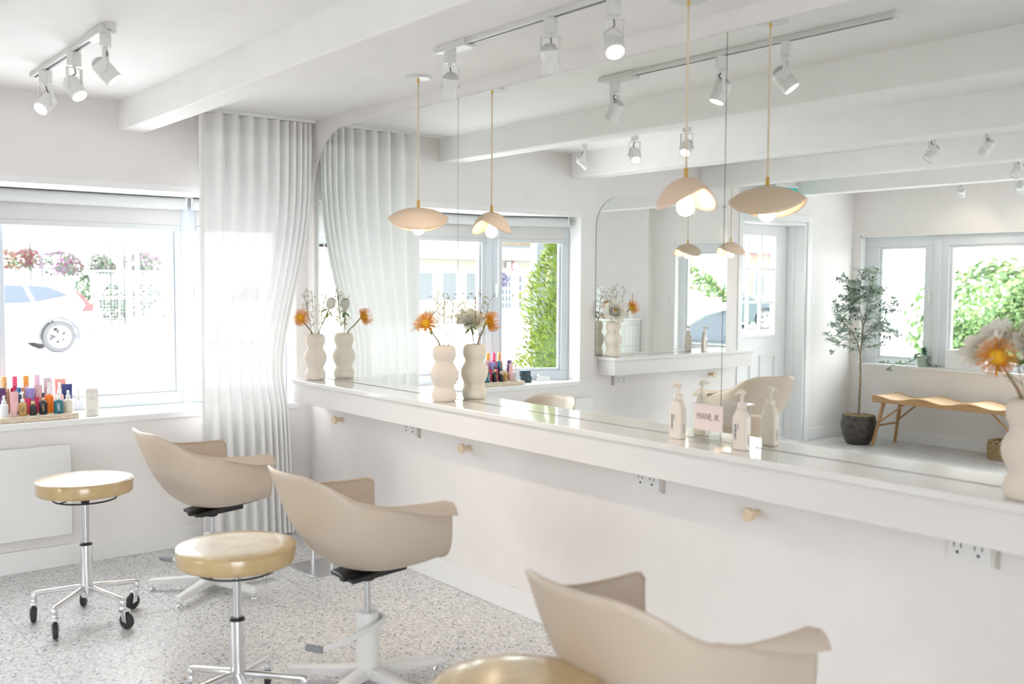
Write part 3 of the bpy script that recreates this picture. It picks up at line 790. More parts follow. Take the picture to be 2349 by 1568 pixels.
# ================================================================== ROLLING STOOLS
def stool(label, loc, zs, rots, casters):
    t = thing('rolling_stool', label, 'stool', loc, 0, 'round tan rolling stools')
    se = MB().lathe([(0, zs - .062), (.180, zs - .062), (.194, zs - .060), (.199, zs - .055), (.2, zs - .045), (.2, zs - .006), (.1975, zs - .001), (.190, zs + .002), (.14, zs + .004), (.07, zs + .005), (0, zs + .005)], 64)
    seat = obj('seat_cushion', se, M_leather, t, angle=50)
    obj('piping', MB().torus(.1985, .0028, (0, 0, zs - .004), 72, 6), M_leather, seat)
    obj('seat_plate', MB().lathe([(0, zs - .078), (.05, zs - .078), (.06, zs - .0625), (0, zs - .0625)], 28), M_black, t)
    rg = MB().torus(.130, .0038, (0, 0, zs - .088), 56, 8)
    for a in (0.4, 0.4 + pi): rg.tube([(.13 * cos(a), .13 * sin(a), zs - .088), (.06 * cos(a), .06 * sin(a), zs - .080), (0, 0, zs - .078)], .0035, 6)
    obj('release_ring', rg, M_black, t)
    obj('lift_boot', MB().lathe([(0, zs - .112), (.017, zs - .112), (.019, zs - .085), (.024, zs - .078), (0, zs - .078)], 20), M_black, t)
    obj('lift_shaft', MB().cyl((0, 0, .30), (0, 0, zs - .10), .0145, n=24), M_steel, t)
    cl = obj('column', MB().lathe([(0, .105), (.020, .105), (.0255, .112), (.0265, .125), (.0265, .330), (.0255, .338), (0, .338)], 32), M_chrome, t)
    obj('column_collar', MB().lathe([(.0150, .338), (.0262, .338), (.0262, .345), (.022, .349), (.0150, .349)], 28), M_black, cl)
    for a, ca in zip(rots, casters):
        d = Vector((cos(a), sin(a), 0)); sd_ = Vector((-sin(a), cos(a), 0))
        P = []
        for q, z, hw, hh in ((.012, .146, .012, .016), (.05, .146, .013, .014), (.215, .126, .012, .011), (.232, .122, .012, .010), (.243, .118, .008, .006)):
            P.append([tuple(d * q + sd_ * hw * cos(b) + Vector((0, 0, z + hh * sin(b)))) for b in [2 * pi * i / 12 for i in range(12)]])
        lg = MB().grid(P, closed=True); lg.f += [tuple(range(11, -1, -1)), tuple(48 + i for i in range(12))]; lg.mi += [0, 0]
        lg.lathe([(0, .098), (.0125, .098), (.0145, .101), (.0145, .122), (.010, .128), (0, .128)], 18, tuple(d * .228))
        leg = obj('leg', lg, M_chrome, t, angle=60)
        # caster: fork plus black wheel, trailing in its own direction
        cd = Vector((cos(ca), sin(ca), 0)); cs_ = Vector((-sin(ca), cos(ca), 0)); o = d * .228; wc = o + cd * .022 + Vector((0, 0, .036))
        fk = MB().lathe([(0, .083), (.013, .083), (.016, .088), (.013, .098), (0, .098)], 18, tuple(o))
        fk.obox(o + cd * .010 + Vector((0, 0, .081)), cd * .020, cs_ * .0165, (0, 0, .004))
        for sg in (-1, 1): fk.obox(o + cd * .017 + cs_ * sg * .0150 + Vector((0, 0, .058)), cd * .012 + Vector((0, 0, -.004)), cs_ * .0014, Vector((0, 0, .024)) - cd * .004)
        obj('caster_fork', fk, M_chrome, leg, bevel=.0015)
        wh = MB().lathe([(0, -.011), (.020, -.011), (.030, -.0105), (.035, -.006), (.036, 0), (.035, .006), (.030, .0105), (.020, .011), (0, .011)], 28, tuple(wc), tuple(cs_))
        obj('wheel', wh, M_rubber, leg)
    return t
R_ = [radians(a) for a in (146, 221, 293, 8, 77)]
stool('round tan stool on chrome casters beside the wall heater', (-1.578, 4.585, 0), .634, R_, [radians(a) for a in (250, 260, 300, 200, 240)])
stool('round tan rolling stool with pale glossy top, before the middle chair', (-1.45, 3.235, 0), .602, [radians(a) for a in (40, 112, 184, 256, 328)], [radians(a) for a in (60, 150, 230, 300, 10)])
st3 = stool('tan stool cut off by the bottom of the picture', (-1.485, 1.645, 0), .634, [radians(a) for a in (30, 102, 174, 246, 318)], [radians(a) for a in (60, 150, 230, 300, 10)])

st3.scale = (.93, .93, 1)

# chrome foot rest standing at the wall
t = thing('foot_rest', 'polished steel foot rest on a flat square plate, behind the middle chair', 'footrest', (-.345, 4.685, 0))
obj('base_plate', MB().prism([(-.15 + .012, -.15), (.15, -.15), (.15, .15), (-.15 + .012, .15), (-.15, .15 - .012), (-.15, -.15 + .012)], 'z', 0, .007), M_steel, t, bevel=.002)
for y in (-.105, .105): obj('post', MB().cyl((-.02, y, .007), (-.02, y, .17), .010, n=18).lathe([(0, .007), (.014, .007), (.014, .012), (0, .012)], 18, (-.02, y, 0)), M_chrome, t)
obj('foot_bar', MB().cyl((-.02, -.13, .175), (-.02, .13, .175), .013, n=20), M_chrome, t)

# ================================================================== VASES AND FLOWERS
VASE = [(0, 0), (.050, 0), (.056, .005), (.0605, .022), (.0600, .036), (.0560, .050), (.0480, .063), (.0485, .074), (.0565, .092), (.0640, .110), (.0675, .128), (.0650, .146), (.0575, .163), (.0485, .177), (.0455, .187), (.0480, .198), (.0550, .210), (.0578, .226), (.0570, .243), (.0525, .257), (.0450, .2655), (.0380, .268), (.0345, .265), (.0335, .255), (.0330, .20), (.034, .08), (0, .075)]
def vase(label, loc):
    return tag(obj('vase', MB().lathe(VASE, 56), M_ceramic, None, loc=loc, angle=60), label, 'vase', 'curvy cream vases')
VA, VB, VC_, V2 = Vector((-.100, 5.265, ZC)), Vector((-.096, 3.945, ZC)), Vector((-.100, 1.205, ZC)), Vector((-2.505, 5.445, Z2))
vase('curvy cream ceramic vase beside the sheer curtain', VA)
vase('curvy cream ceramic vase at the first mirror seam', VB)
vase('curvy cream ceramic vase closest to the camera, cut off at the picture edge', VC_)
vase('curvy cream ceramic vase on the smaller shelf, seen only in the big mirror', V2)
def stem_path(v, head, lean=0.0, n=14):
    v = Vector(v); head = Vector(head); d = (head - v); d.z = 0; dn = d.normalized() if d.length > 1e-4 else Vector((1, 0, 0))
    return curve([v + Vector((0, 0, .078)) - dn * .012, v + dn * .010 + Vector((0, 0, .17)), v + dn * .024 + Vector((0, 0, .27)), v + dn * .024 + (head - v - dn * .024 - Vector((0, 0, .27))) * .55 + Vector((0, 0, .27 + lean)), head], n)
def frame_of(d):
    d = Vector(d).normalized(); s = d.cross(Vector((0, 0, 1)))
    if s.length < 1e-3: s = Vector((1, 0, 0))
    s.normalize(); return d, s, s.cross(d)
def protea(label, v, head, facing):
    t = thing('pincushion_flower', label, 'flower', tuple(v), 0, 'orange pincushion flowers')
    hd = Vector(head) - Vector(v); f, s, q = frame_of(facing)
    obj('stem', MB().tube(stem_path((0, 0, 0), hd - f * .018), .0036, 8), M_stem, t)
    core = MB(); rnd = random.Random(int(head[1] * 1000))
    core.lathe([(0, -.020), (.010, -.019), (.017, -.010), (.021, 0), (.019, .010), (.012, .018), (0, .021)], 18, tuple(hd), tuple(f))
    for k in range(70):
        z = 1 - 1.25 * (k + .5) / 70; a = k * 2.39996; r = sqrt(max(0, 1 - z * z))
        d = f * z + (s * cos(a) + q * sin(a)) * r
        core.sphere(hd + d * .0205, .0036, 6)
    obj('flower_core', core, M_protea, t)
    st = MB()
    for k in range(150):
        z = .75 - 1.15 * (k + .5) / 150; a = k * 2.39996 + rnd.uniform(-.1, .1); r = sqrt(max(0, 1 - z * z))
        rad = (s * cos(a) + q * sin(a)); d = f * z + rad * r; L_ = .030 + .012 * rnd.random()
        p0 = hd + d * .017; p1 = p0 + d * L_ * .55 + rad * .004; p2 = p0 + d * L_ * .95 + f * .006; p3 = p2 + f * .005 - rad * .004
        st.tube([p0, p1, p2, p3], [.0011, .0009, .0008, .0013], 4)
    obj('styles', st, M_style, t)
    return t
def petal(mb, c, ax, out, L_, W, cup, open_):
    # a cupped petal growing from c along ax, leaning outwards by open_
    ax, out = Vector(ax).normalized(), Vector(out).normalized(); sd = ax.cross(out).normalized(); P = []
    for i in range(6):
        t = i / 5; row = []
        for j in range(-3, 4):
            u = j / 3; wd = W * sin(pi * min(1, .18 + .62 * t)) ** .7
            h = ax * (L_ * t * cos(open_ * t)) + out * (L_ * (.18 * sin(pi * t) + sin(open_) * t * t * .9))
            row.append(tuple(Vector(c) + h + sd * (u * wd * .5) - out * (cup * u * u * wd * .5) + ax * (.05 * L_ * (1 - u * u) * t)))
        P.append(row)
    mb.grid(P)
def peony(label, v, head, facing, openness, size=.034):
    t = thing('peony', label, 'flower', tuple(v), 0, 'white peonies')
    hd = Vector(head) - Vector(v); f, s, q = frame_of(facing); base = hd - f * size * .9
    obj('stem', MB().tube(stem_path((0, 0, 0), base), .0027, 8), M_stem, t)
    rnd = random.Random(int(head[1] * 777)); mb = MB()
    if openness < .2: mb.sphere(hd, size * .93, 20, 1.0)
    for ring, (n, op, L_, W) in enumerate([(5, openness * .12, 1.4, 1.3), (6, openness * .3, 1.6, 1.5), (7, openness * .5, 1.85, 1.5), (8, openness * .85, 1.8, 1.4), (9, openness * 1.15, 1.9, 1.35)]):
        for k in range(n):
            a = 2 * pi * (k + ring * .37) / n + rnd.uniform(-.15, .15); out = s * cos(a) + q * sin(a)
            petal(mb, base + out * size * (.16 + .10 * ring), f + out * (.25 + .16 * ring) * (1 if openness > .2 else .0), out, size * L_ * rnd.uniform(.9, 1.1) * (1 if openness > .2 else .95), size * W, .55, op + .02)
    obj('petals', mb, M_petal, t, angle=180)
    if openness > .8:
        c = MB()
        for k in range(24):
            a = k * 2.4; r = .010 * sqrt(k / 24); c.sphere(base + f * size * 1.0 + (s * cos(a) + q * sin(a)) * r, .0022, 6)
        obj('stamens', c, M_protea, t)
    lf = MB()
    for k in range(5):
        a = k * 1.3 + .4; out = (s * cos(a) + q * sin(a)); lf.leaf(base - f * (.006 + .006 * k), out + f * (-.3), f, .055 - .004 * k, .016, .35)
    obj('leaves', lf, M_green, t, angle=180)
    return t
def sprig(label, v, tips, seed):
    t = thing('filler_sprig', label, 'sprig', tuple(v), 0, 'airy filler sprigs')
    rnd = random.Random(seed); st = MB(); bd = MB()
    for tip in tips:
        tip = Vector(tip) - Vector(v); P = stem_path((0, 0, 0), tip, 0, 12); st.tube(P, .0011, 5)
        for i in (7, 8, 9, 10, 11, 12):
            for r in range(2):
                p = P[i]; d = Vector((rnd.uniform(-1, 1), rnd.uniform(-1, 1), rnd.uniform(.2, 1.1))).normalized(); e = p + d * rnd.uniform(.018, .045)
                st.tube([p, (p + e) / 2 + Vector((0, 0, .003)), e], .0007, 4)
                for b in range(3):
                    e2 = e + Vector((rnd.uniform(-1, 1), rnd.uniform(-1, 1), rnd.uniform(-.2, 1))) * .010
                    st.tube([e, e2], .0005, 3); bd.sphere(e2, rnd.uniform(.0018, .0030), 6)
        for i in (5, 6, 8): bd.leaf(P[i], (rnd.uniform(-1, 1), rnd.uniform(-1, 1), .6), (0, 0, 1), .016, .006, .3)
    obj('stem', st, M_stem, t); obj('buds', bd, M_sprig, t)
toCam = lambda p: (CAM - Vector(p)).normalized()
pa = (-.211, 5.224, 1.300); protea('orange pincushion flower leaning out of the vase by the curtain', VA, pa, Vector((-.62, -.62, .30)))
peony('closed white peony bud in the vase by the curtain', VA, (-.053, 5.16, 1.381), (.15, -.35, .9), .05, .029)
sprig('airy green sprig in the vase by the curtain', VA, [(-.12, 5.37, 1.44), (-.09, 5.32, 1.43), (-.05, 5.24, 1.42), (-.14, 5.30, 1.40)], 3)
pb = (-.194, 3.953, 1.312); protea('orange pincushion flower in the vase at the first seam', VB, pb, Vector((-.75, -.60, .22)))
peony('open white peony in the vase at the first seam', VB, (-.150, 4.045, 1.325), (-.45, .45, .75), .9, .033)
sprig('airy sprig standing tall in the vase at the first seam', VB, [(-.07, 3.90, 1.43), (-.12, 3.97, 1.44), (-.05, 3.82, 1.42), (-.14, 3.88, 1.42)], 5)
pc = (-.20, 1.250, 1.318); protea('blurred orange pincushion flower close to the camera', VC_, pc, Vector((-.80, -.45, -.05)))
peony('open white peony close to the camera, at the picture edge', VC_, (-.165, 1.295, 1.350), (-.6, .35, .7), .9, .034)
sprig('airy sprig close to the camera, at the picture edge', VC_, [(-.17, 1.20, 1.40), (-.14, 1.17, 1.41), (-.19, 1.22, 1.38)], 8)
peony('second open white peony close to the camera, beyond the picture edge', VC_, (-.12, 1.17, 1.34), (.1, -.5, .8), .85, .034)
p2 = (-2.665, 5.405, 1.325); protea('orange pincushion flower in the vase on the smaller shelf', V2, p2, Vector((-.75, -.2, .35)))
peony('open white peony in the vase on the smaller shelf', V2, (-2.475, 5.395, 1.305), (.35, -.75, .5), .95, .038)
sprig('airy sprig in the vase on the smaller shelf', V2, [(-2.50, 5.44, 1.47), (-2.55, 5.46, 1.45), (-2.46, 5.43, 1.44), (-2.60, 5.42, 1.46), (-2.45, 5.47, 1.42)], 9)

# ================================================================== HAIR PRODUCTS ON THE WINDOW SILL
ZS = BZ0
tag(obj('stone_tray', MB().box(-.20, .20, -.145, .145, 0, .030), M_travertine, None, loc=(-1.537, 5.705, ZS), bevel=.004), 'flat travertine slab under the hair products on the window sill', 'tray')
ZTR = ZS + .0305
PCOL = {}
def pm_(c, rough=.35, name=None):
    k = tuple(c)
    if k not in PCOL: PCOL[k] = mat(name or 'plastic_%d' % len(PCOL), c, rough)
    return PCOL[k]
WHITE = (.78, .78, .77)
def face_rot(x, y, vertical):
    d = Vector((CAM.x - x, CAM.y - y)).normalized(); ps = math.atan2(d.x, -d.y)
    R = Matrix.Rotation(ps, 3, 'Z') @ Matrix.Rotation(pi / 2, 3, 'X')
    if vertical: R = R @ Matrix.Rotation(-pi / 2, 3, 'Z')
    return R.to_euler(), Vector((d.x, d.y, 0))
def product(kind, label, cat, x, y, ztop, wd, body, cap=WHITE, z0=ZTR, txt=None, clear=False, ttop=None):
    h = ztop - z0; r = wd / 2; mb_ = M_clear if clear else pm_(body); mc = pm_(cap)
    nm = {'cap': 'product_bottle', 'spray': 'spray_bottle', 'pump': 'pump_bottle', 'tube': 'cosmetic_tube', 'jar': 'product_jar', 'upright': 'cosmetic_tube'}[kind]
    t = thing(nm, label, cat, (x, y, z0), 0, 'hair products on the window sill')
    n = 28
    if kind == 'cap':
        hb = h * .70
        obj('body', MB().lathe([(0, 0), (r * .95, 0), (r, .004), (r, hb - .012), (r * .93, hb - .003), (r * .55, hb), (r * .50, hb + .006), (0, hb + .006)], n), mb_, t)
        obj('cap', MB().lathe([(0, hb + .006), (r * .56, hb + .006), (r * .56, h - .002), (r * .50, h), (0, h)], n), mc, t)
    elif kind == 'spray':
        hb = h * .62
        obj('body', MB().lathe([(0, 0), (r * .94, 0), (r, .004), (r, hb * .80), (r * .92, hb * .90), (r * .70, hb * .97), (r * .42, hb), (0, hb)], n), mb_, t)
        sp = MB().lathe([(0, hb), (r * .52, hb), (r * .52, hb + h * .13), (r * .40, hb + h * .16), (r * .30, hb + h * .18), (r * .30, h - .002), (r * .26, h), (0, h)], 20)
        sp.cyl((0, 0, h - h * .06), (-r * .2, -r * .45, h - h * .06), .0028, n=8)
        obj('spray_head', sp, mc, t)
    elif kind == 'pump':
        hb = h * .56
        obj('body', MB().lathe([(0, 0), (r * .94, 0), (r, .004), (r, hb * .80), (r * .88, hb * .93), (r * .40, hb), (0, hb)], n), mb_, t)
        sp = MB().lathe([(0, hb), (r * .50, hb), (r * .50, hb + h * .13), (r * .16, hb + h * .14), (r * .16, h * .90), (0, h * .90)], 18)
        sp.lathe([(0, h * .89), (r * .34, h * .89), (r * .40, h * .95), (r * .30, h), (0, h)], 16).tube([(0, 0, h * .95), (-r * .5, -r * .3, h * .955), (-r * .85, -r * .5, h * .93)], .0028, 8)
        obj('pump_head', sp, mc, t)
    elif kind in ('tube', 'upright'):
        hc = h * .16; P = []
        for z, a, b in ((hc, .80, .80), (hc + h * .06, .92, .86), (h * .5, .97, .66), (h * .82, 1.0, .30), (h * .93, 1.0, .10), (h, 1.0, .07)):
            P.append([(r * a * cos(q), r * b * sin(q), z) for q in [2 * pi * i / n for i in range(n)]])
        tb = MB().grid(P, closed=True); tb.f += [tuple(range(n - 1, -1, -1)), tuple(5 * n + i for i in range(n))]; tb.mi += [0, 0]
        d = Vector((CAM.x - x, CAM.y - y)); ang = math.atan2(d.x, -d.y)
        obj('tube_body', tb, mb_, t, rot=(0, 0, ang))
        obj('cap', MB().lathe([(0, 0), (r * .62, 0), (r * .70, .003), (r * .70, hc), (0, hc)], n), mc, t)
    elif kind == 'jar':
        hb = h * .55
        obj('body', MB().lathe([(0, 0), (r * .97, 0), (r, .003), (r, hb), (0, hb)], 32), mb_, t)
        obj('lid', MB().lathe([(0, hb), (r * 1.01, hb), (r * 1.01, h - .003), (r * .97, h), (0, h)], 32), mc, t)
    if txt:
        body_txt, mtl, size, zc, vert = txt
        e, d = face_rot(x, y, vert)
        text('label_lettering', body_txt, size, mtl, t, d * (r + .0012) + Vector((0, 0, zc)), e)
    return t
y1_, y2_, y3_ = 5.615, 5.685, 5.760
OM = 'O&M'
product('spray', 'slim white bottle with a tapered cap at the front corner of the stone tray', 'bottle', -1.688, y1_, .915, .042, (.76, .77, .80))
product('tube', 'pale pink tube standing on its cap in the front row on the tray', 'tube', -1.642, y1_ - .01, .932, .040, (.80, .46, .46), (.78, .48, .48))
product('pump', 'amber bottle with white pump head on the stone tray', 'bottle', -1.600, y1_, .929, .040, (.56, .36, .13), txt=(OM, M_ink_dark, .014, .033, True))
product('cap', 'short black bottle with a gold cap on the stone tray', 'bottle', -1.552, y1_ - .008, .878, .034, (.02, .02, .022), (.62, .48, .25))
t = product('spray', 'black bottle with copper neck and copper label on the tray', 'bottle', -1.501, y1_, .919, .039, (.018, .02, .03), (.02, .02, .025), txt=(OM, M_tan, .017, .038, True))
obj('copper_collar', MB().lathe([(.0085, .073), (.0113, .073), (.0113, .088), (.0085, .088)], 22), mat('copper', (.72, .42, .27), .25, 1), t)
product('spray', 'teal bottle with white spray head at the front of the tray', 'bottle', -1.426, y1_ - .005, .922, .048, (.015, .15, .20), txt=(OM, M_ink_white, .019, .036, True))
product('spray', 'cream frosted spray bottle at the tray end, nearest the white carton', 'bottle', -1.374, y1_ + .01, .922, .044, (.74, .70, .58))
product('spray', 'clear spray bottle on the sill between the tray and the white carton', 'bottle', -1.315, 5.65, .916, .038, (.85, .86, .87), z0=ZS + .0005, clear=True)
product('tube', 'first red tube in the middle row, behind the gold-capped black bottle', 'tube', -1.563, y2_ - .01, .888, .036, (.62, .03, .10), (.60, .03, .09))
product('tube', 'second red tube in the middle row, behind the copper-labelled bottle', 'tube', -1.522, y2_, .890, .036, (.64, .03, .10), (.60, .03, .09))
product('spray', 'tall orange bottle with white spray head', 'bottle', -1.456, y2_ - .01, .963, .043, (.90, .20, .01))
product('spray', 'blush pink bottle with white spray head, behind the teal one', 'bottle', -1.402, y2_, .962, .042, (.82, .56, .52))
product('cap', 'dark blue bottle with bright blue cap on the tray', 'bottle', -1.600, y2_ + .008, .946, .036, (.015, .04, .11), (.0, .15, .34))
product('jar', 'lavender bottle with a wide purple cap', 'bottle', -1.545, y2_ + .012, .940, .044, (.33, .27, .55), (.30, .24, .58))
product('tube', 'dark purple tube in the middle row near the tray end', 'tube', -1.690, y2_, .948, .050, (.10, .03, .13), (.12, .04, .15))
product('tube', 'dusty rose tube in the middle of the group', 'tube', -1.501, y2_ + .018, .952, .036, (.72, .45, .45), (.70, .46, .46))
product('tube', 'navy blue tube, wide crimped end up, behind the cream spray bottle', 'tube', -1.360, y2_ + .015, .950, .054, (.035, .04, .17), (.03, .035, .13))
product('cap', 'tan bottle with orange cap in the back row, lettered down its side', 'bottle', -1.655, y3_, 1.000, .050, (.66, .42, .22), (.76, .40, .15), txt=(OM, M_ink_dark, .032, .085, True))
product('cap', 'crimson bottle with hot pink cap in the back row', 'bottle', -1.604, y3_, 1.000, .046, (.56, .02, .10), (.85, .10, .22), txt=(OM, M_ink_white, .030, .088, True))
product('cap', 'peach bottle with orange cap in the back row', 'bottle', -1.549, y3_, 1.001, .052, (.72, .42, .26), (.85, .36, .07), txt=(OM, M_tan, .030, .092, True))
product('cap', 'mauve bottle with lilac cap in the back row', 'bottle', -1.494, y3_, 1.003, .052, (.52, .40, .50), (.72, .52, .68), txt=(OM, M_ink_dark, .030, .095, True))
product('jar', 'clear bottle with a grey-rose cap in the back row', 'bottle', -1.441, y3_, .983, .044, (.70, .62, .62), (.60, .48, .50))
product('tube', 'coral pink tube standing tall at the back of the tray', 'tube', -1.378, y3_, .974, .056, (.86, .36, .30), (.84, .40, .34))
product('jar', 'lower jar of two stacked dark jars beside the stone tray', 'jar', -1.86, 5.70, .820, .085, (.012, .03, .05), (.02, .05, .075), z0=ZS + .0005)
product('jar', 'upper jar of two stacked dark jars beside the stone tray', 'jar', -1.852, 5.70, .865, .083, (.012, .03, .05), (.01, .045, .08), z0=.8205)
t = thing('product_carton', 'tall cream product carton alone on the sill beside the tray', 'box', (-1.252, 5.63, ZS + .0005), radians(-8))
obj('carton', MB().box(-.032, .032, -.018, .018, 0, .150), mat('cream_carton', (.76, .72, .66), .6), t, bevel=.001)
lb = MB()
for z, a in ((.128, .010), (.104, .008), (.097, .020), (.089, .009), (.036, .012), (.031, .022), (.026, .024), (.021, .022), (.014, .018)): lb.box(-a, a, -.0186, -.0182, z, z + .0022)
obj('printed_lines', lb, mat('carton_print', (.50, .47, .44), .6), t, smooth=False)

# ================================================================== ON THE LONG SHELF: PUMP BOTTLES AND CARD
def pump_bottle(label, loc, rz=0):
    t = thing('pump_bottle', label, 'bottle', loc, rz, 'pale square-shouldered pump bottles')
    def ring(a, b, z, c=.004): return [(-a + c, -b, z), (a - c, -b, z), (a, -b + c, z), (a, b - c, z), (a - c, b, z), (-a + c, b, z), (-a, b - c, z), (-a, -b + c, z)]
    a, b = .0165, .029
    bd = MB().grid([ring(a - .002, b - .002, 0), ring(a, b, .003), ring(a, b, .108), ring(a - .002, b - .004, .118), ring(a * .82, b * .58, .138, .005), ring(a * .78, b * .5, .141, .005)], closed=True)
    bd.f += [tuple(range(7, -1, -1)), tuple(40 + i for i in range(8))]; bd.mi += [0, 0]
    M_b = mat('pale_pump_plastic', (.74, .66, .58), .38)
    obj('body', bd, M_b, t, bevel=.002, angle=30)
    obj('pump_collar', MB().lathe([(0, .141), (.0155, .141), (.0165, .143), (.0165, .160), (.0145, .163), (0, .163)], 24), M_b, t)
    hd = MB().lathe([(0, .163), (.0055, .163), (.005, .190), (0, .190)], 14).lathe([(0, .188), (.010, .188), (.0125, .193), (.0125, .202), (.008, .206), (0, .206)], 20)
    hd.tube([(0, 0, .199), (-.018, 0, .2), (-.030, 0, .197), (-.036, 0, .190)], [.0062, .0055, .005, .0042], 10)
    obj('pump_head', hd, M_b, t)
    lb = MB()
    for k in range(9):
        hgt = .0035 + .002 * ((k * 7) % 3); lb.box(-a - .0006, -a - .0002, .010 - .0012 * (k % 2), .017, .035 + .0058 * k, .035 + .0058 * k + hgt)
    for k in range(3): lb.box(-a - .0006, -a - .0002, .0, .006, .072 + .007 * k, .076 + .007 * k)
    for k in range(6): lb.box(-.004, .003, -b - .0006, -b - .0002, .022 + .006 * k, .0255 + .006 * k)
    obj('printed_label', lb, mat('label_grey_ink', (.20, .22, .24), .5), t, smooth=False)
    return t
pump_bottle('pale pump bottle at the curtain side of the clear card stand', (-.072, 2.470, ZC + .0003))
pump_bottle('pale pump bottle at the camera side of the clear card stand', (-.085, 2.168, ZC + .0003))
pump_bottle('pale pump bottle on the smaller shelf, seen only in reflection', (-3.56, 5.455, Z2 + .0003), radians(80))
t = thing('card_stand', 'clear acrylic block holding a pink card between the pump bottles', 'card stand', (-.058, 2.318, ZC + .0003))
obj('acrylic_block', MB().box(-.022, .022, -.088, .088, 0, .140), M_acrylic, t, smooth=False)
obj('acrylic_foot', MB().box(-.040, .040, -.092, .092, 0, .006), M_acrylic, t, smooth=False)
t = tag(obj('name_card', MB().box(-.0008, .0008, -.066, .066, -.046, .046), M_paper, None, smooth=False, loc=(-.0830, 2.318, ZC + .094)), 'pink card with mauve lettering held by the clear block', 'card')
text('lettering', 'MANE. IK', .034, M_ink, t, (-.0014, 0, .002), (pi / 2, 0, -pi / 2), sx=.74)
# ================================================================== BENCH CORNER (seen in the mirror)
def img(u, v, u0=1966, v0=1009, k=1 / 242.0, depth=0):
    # offset of a point of the reflected tree from its pot, in room axes (k = metres per pixel at that distance)
    r = (u - u0) * k
    return Vector((-.783 * r, -.622 * r, -(v - v0) * k)) + Vector((.622, -.783, 0)) * depth
t = thing('potted_olive_tree', 'slender olive tree in a dark glazed pot, between the door and the bench', 'potted tree', (-5.655, 5.335, 0))
obj('pot', MB().lathe([(0, 0), (.098, 0), (.110, .012), (.128, .045), (.150, .10), (.164, .16), (.166, .20), (.160, .232), (.155, .240), (.157, .247), (.154, .254), (.156, .262), (.151, .275), (.142, .276), (.138, .268), (.136, .20), (0, .20)], 48), M_pot, t)
so = MB().lathe([(0, .265), (.06, .268), (.10, .262), (.137, .255), (.137, .24), (0, .24)], 40); rnd = random.Random(4)
for k in range(160):
    a = rnd.uniform(0, 6.28); r = .130 * sqrt(rnd.random()); d = Vector((rnd.uniform(-1, 1), rnd.uniform(-1, 1), rnd.uniform(-.2, .5))).normalized() * .014
    p = Vector((r * cos(a), r * sin(a), .268 + rnd.uniform(0, .012))); so.tube([p - d, p + d], .003, 4)
obj('mulch', so, M_soil, t)
def cz(x, y, d=0): return img(1880 + x / 5.81, 590 + y / 5.81, depth=d)
tr = MB(); BR = []
def branch(pts, r0, r1, n=16):
    P = curve(pts, n); tr.tube(P, [r0 + (r1 - r0) * i / n for i in range(n + 1)], 8); BR.extend((p, i / n) for i, p in enumerate(P)); return P
branch([Vector((0, 0, .22)), cz(512, 1568), cz(508, 1400), cz(500, 1240)], .0125, .0095)
branch([cz(500, 1240), cz(465, 1130, .02), cz(410, 1010, .04), cz(330, 900, .05), cz(240, 800, .04)], .0075, .003)
branch([cz(500, 1240), cz(512, 1130), cz(522, 980), cz(528, 860)], .009, .007)
branch([cz(528, 860), cz(500, 740), cz(490, 560, -.03), cz(500, 330, -.04), cz(525, 140, -.04)], .006, .002)
branch([cz(528, 860), cz(560, 770), cz(575, 600), cz(610, 330, .03), cz(690, 100, .03)], .006, .002)
branch([cz(512, 1130), cz(600, 1000, -.06), cz(760, 900, -.10), cz(900, 880, -.12)], .004, .0015)
branch([cz(522, 980), cz(640, 850, .06), cz(780, 700, .10), cz(920, 600, .12)], .004, .0015)
branch([cz(410, 1010, .04), cz(330, 1060, .08), cz(230, 1090, .10), cz(120, 1160, .10)], .003, .001)
ends = [(235, 215), (270, 190), (690, 55), (730, 95), (530, 95), (450, 105), (150, 530), (70, 815), (80, 1200), (100, 960), (330, 1110), (905, 310), (950, 480), (975, 640), (1000, 720), (1015, 965), (900, 790), (765, 1070), (880, 990), (625, 1070), (560, 1110), (710, 300), (630, 330), (300, 480), (260, 460), (310, 350), (420, 620), (350, 700), (210, 730), (290, 820), (420, 980), (640, 600), (680, 700), (720, 830), (650, 900), (860, 650), (800, 520), (830, 430), (650, 430), (500, 330), (460, 250), (750, 760), (790, 340), (560, 190), (380, 400), (330, 560), (200, 620), (880, 560), (930, 900), (260, 980), (480, 430), (600, 760), (170, 880), (850, 840)]
lv = MB(); ol = MB()
for i, (ex, ey) in enumerate(ends + [(500 + (x - 500) * .80 + rnd.uniform(-50, 50), 620 + (y - 620) * .80 + rnd.uniform(-50, 50)) for x, y in ends]):
    e = cz(ex, ey, rnd.uniform(-.15, .15)); best = min(BR, key=lambda b: (b[0] - e).length + .6 * max(0, b[0].z - e.z + .05))
    s0 = best[0]; mid = (s0 + e) / 2 + Vector((0, 0, -.02)); P = curve([s0, mid, e], 14)
    tr.tube(P, [.0022 - .0014 * k / 14 for k in range(15)], 5)
    L_ = (e - s0).length
    ns = max(7, int(L_ / .012))
    for k in range(ns):
        tt = .22 + .78 * k / (ns - 1); q = tt * 14; a = P[int(min(q, 13))]; b = P[min(14, int(q) + 1)]; p = a + (b - a) * (q - int(q)); ax = (P[14] - P[8]).normalized()
        for sg in (-1, 1):
            sd = ax.cross(Vector((rnd.uniform(-.6, .6), rnd.uniform(-.6, .6), 1))).normalized() * sg
            lv.leaf(p, sd + ax * .55 + Vector((0, 0, rnd.uniform(-.35, .25))), Vector((rnd.uniform(-.5, .5), rnd.uniform(-.5, .5), 1)), rnd.uniform(.046, .070), rnd.uniform(.015, .022), rnd.uniform(0, .4))
    if i % 3 == 0:
        ol.sphere(e + Vector((0, 0, -.004)), .0085, 10, 1.35)
        ol.sphere(P[10] + Vector((.01, .01, -.012)), .0075, 10, 1.35)
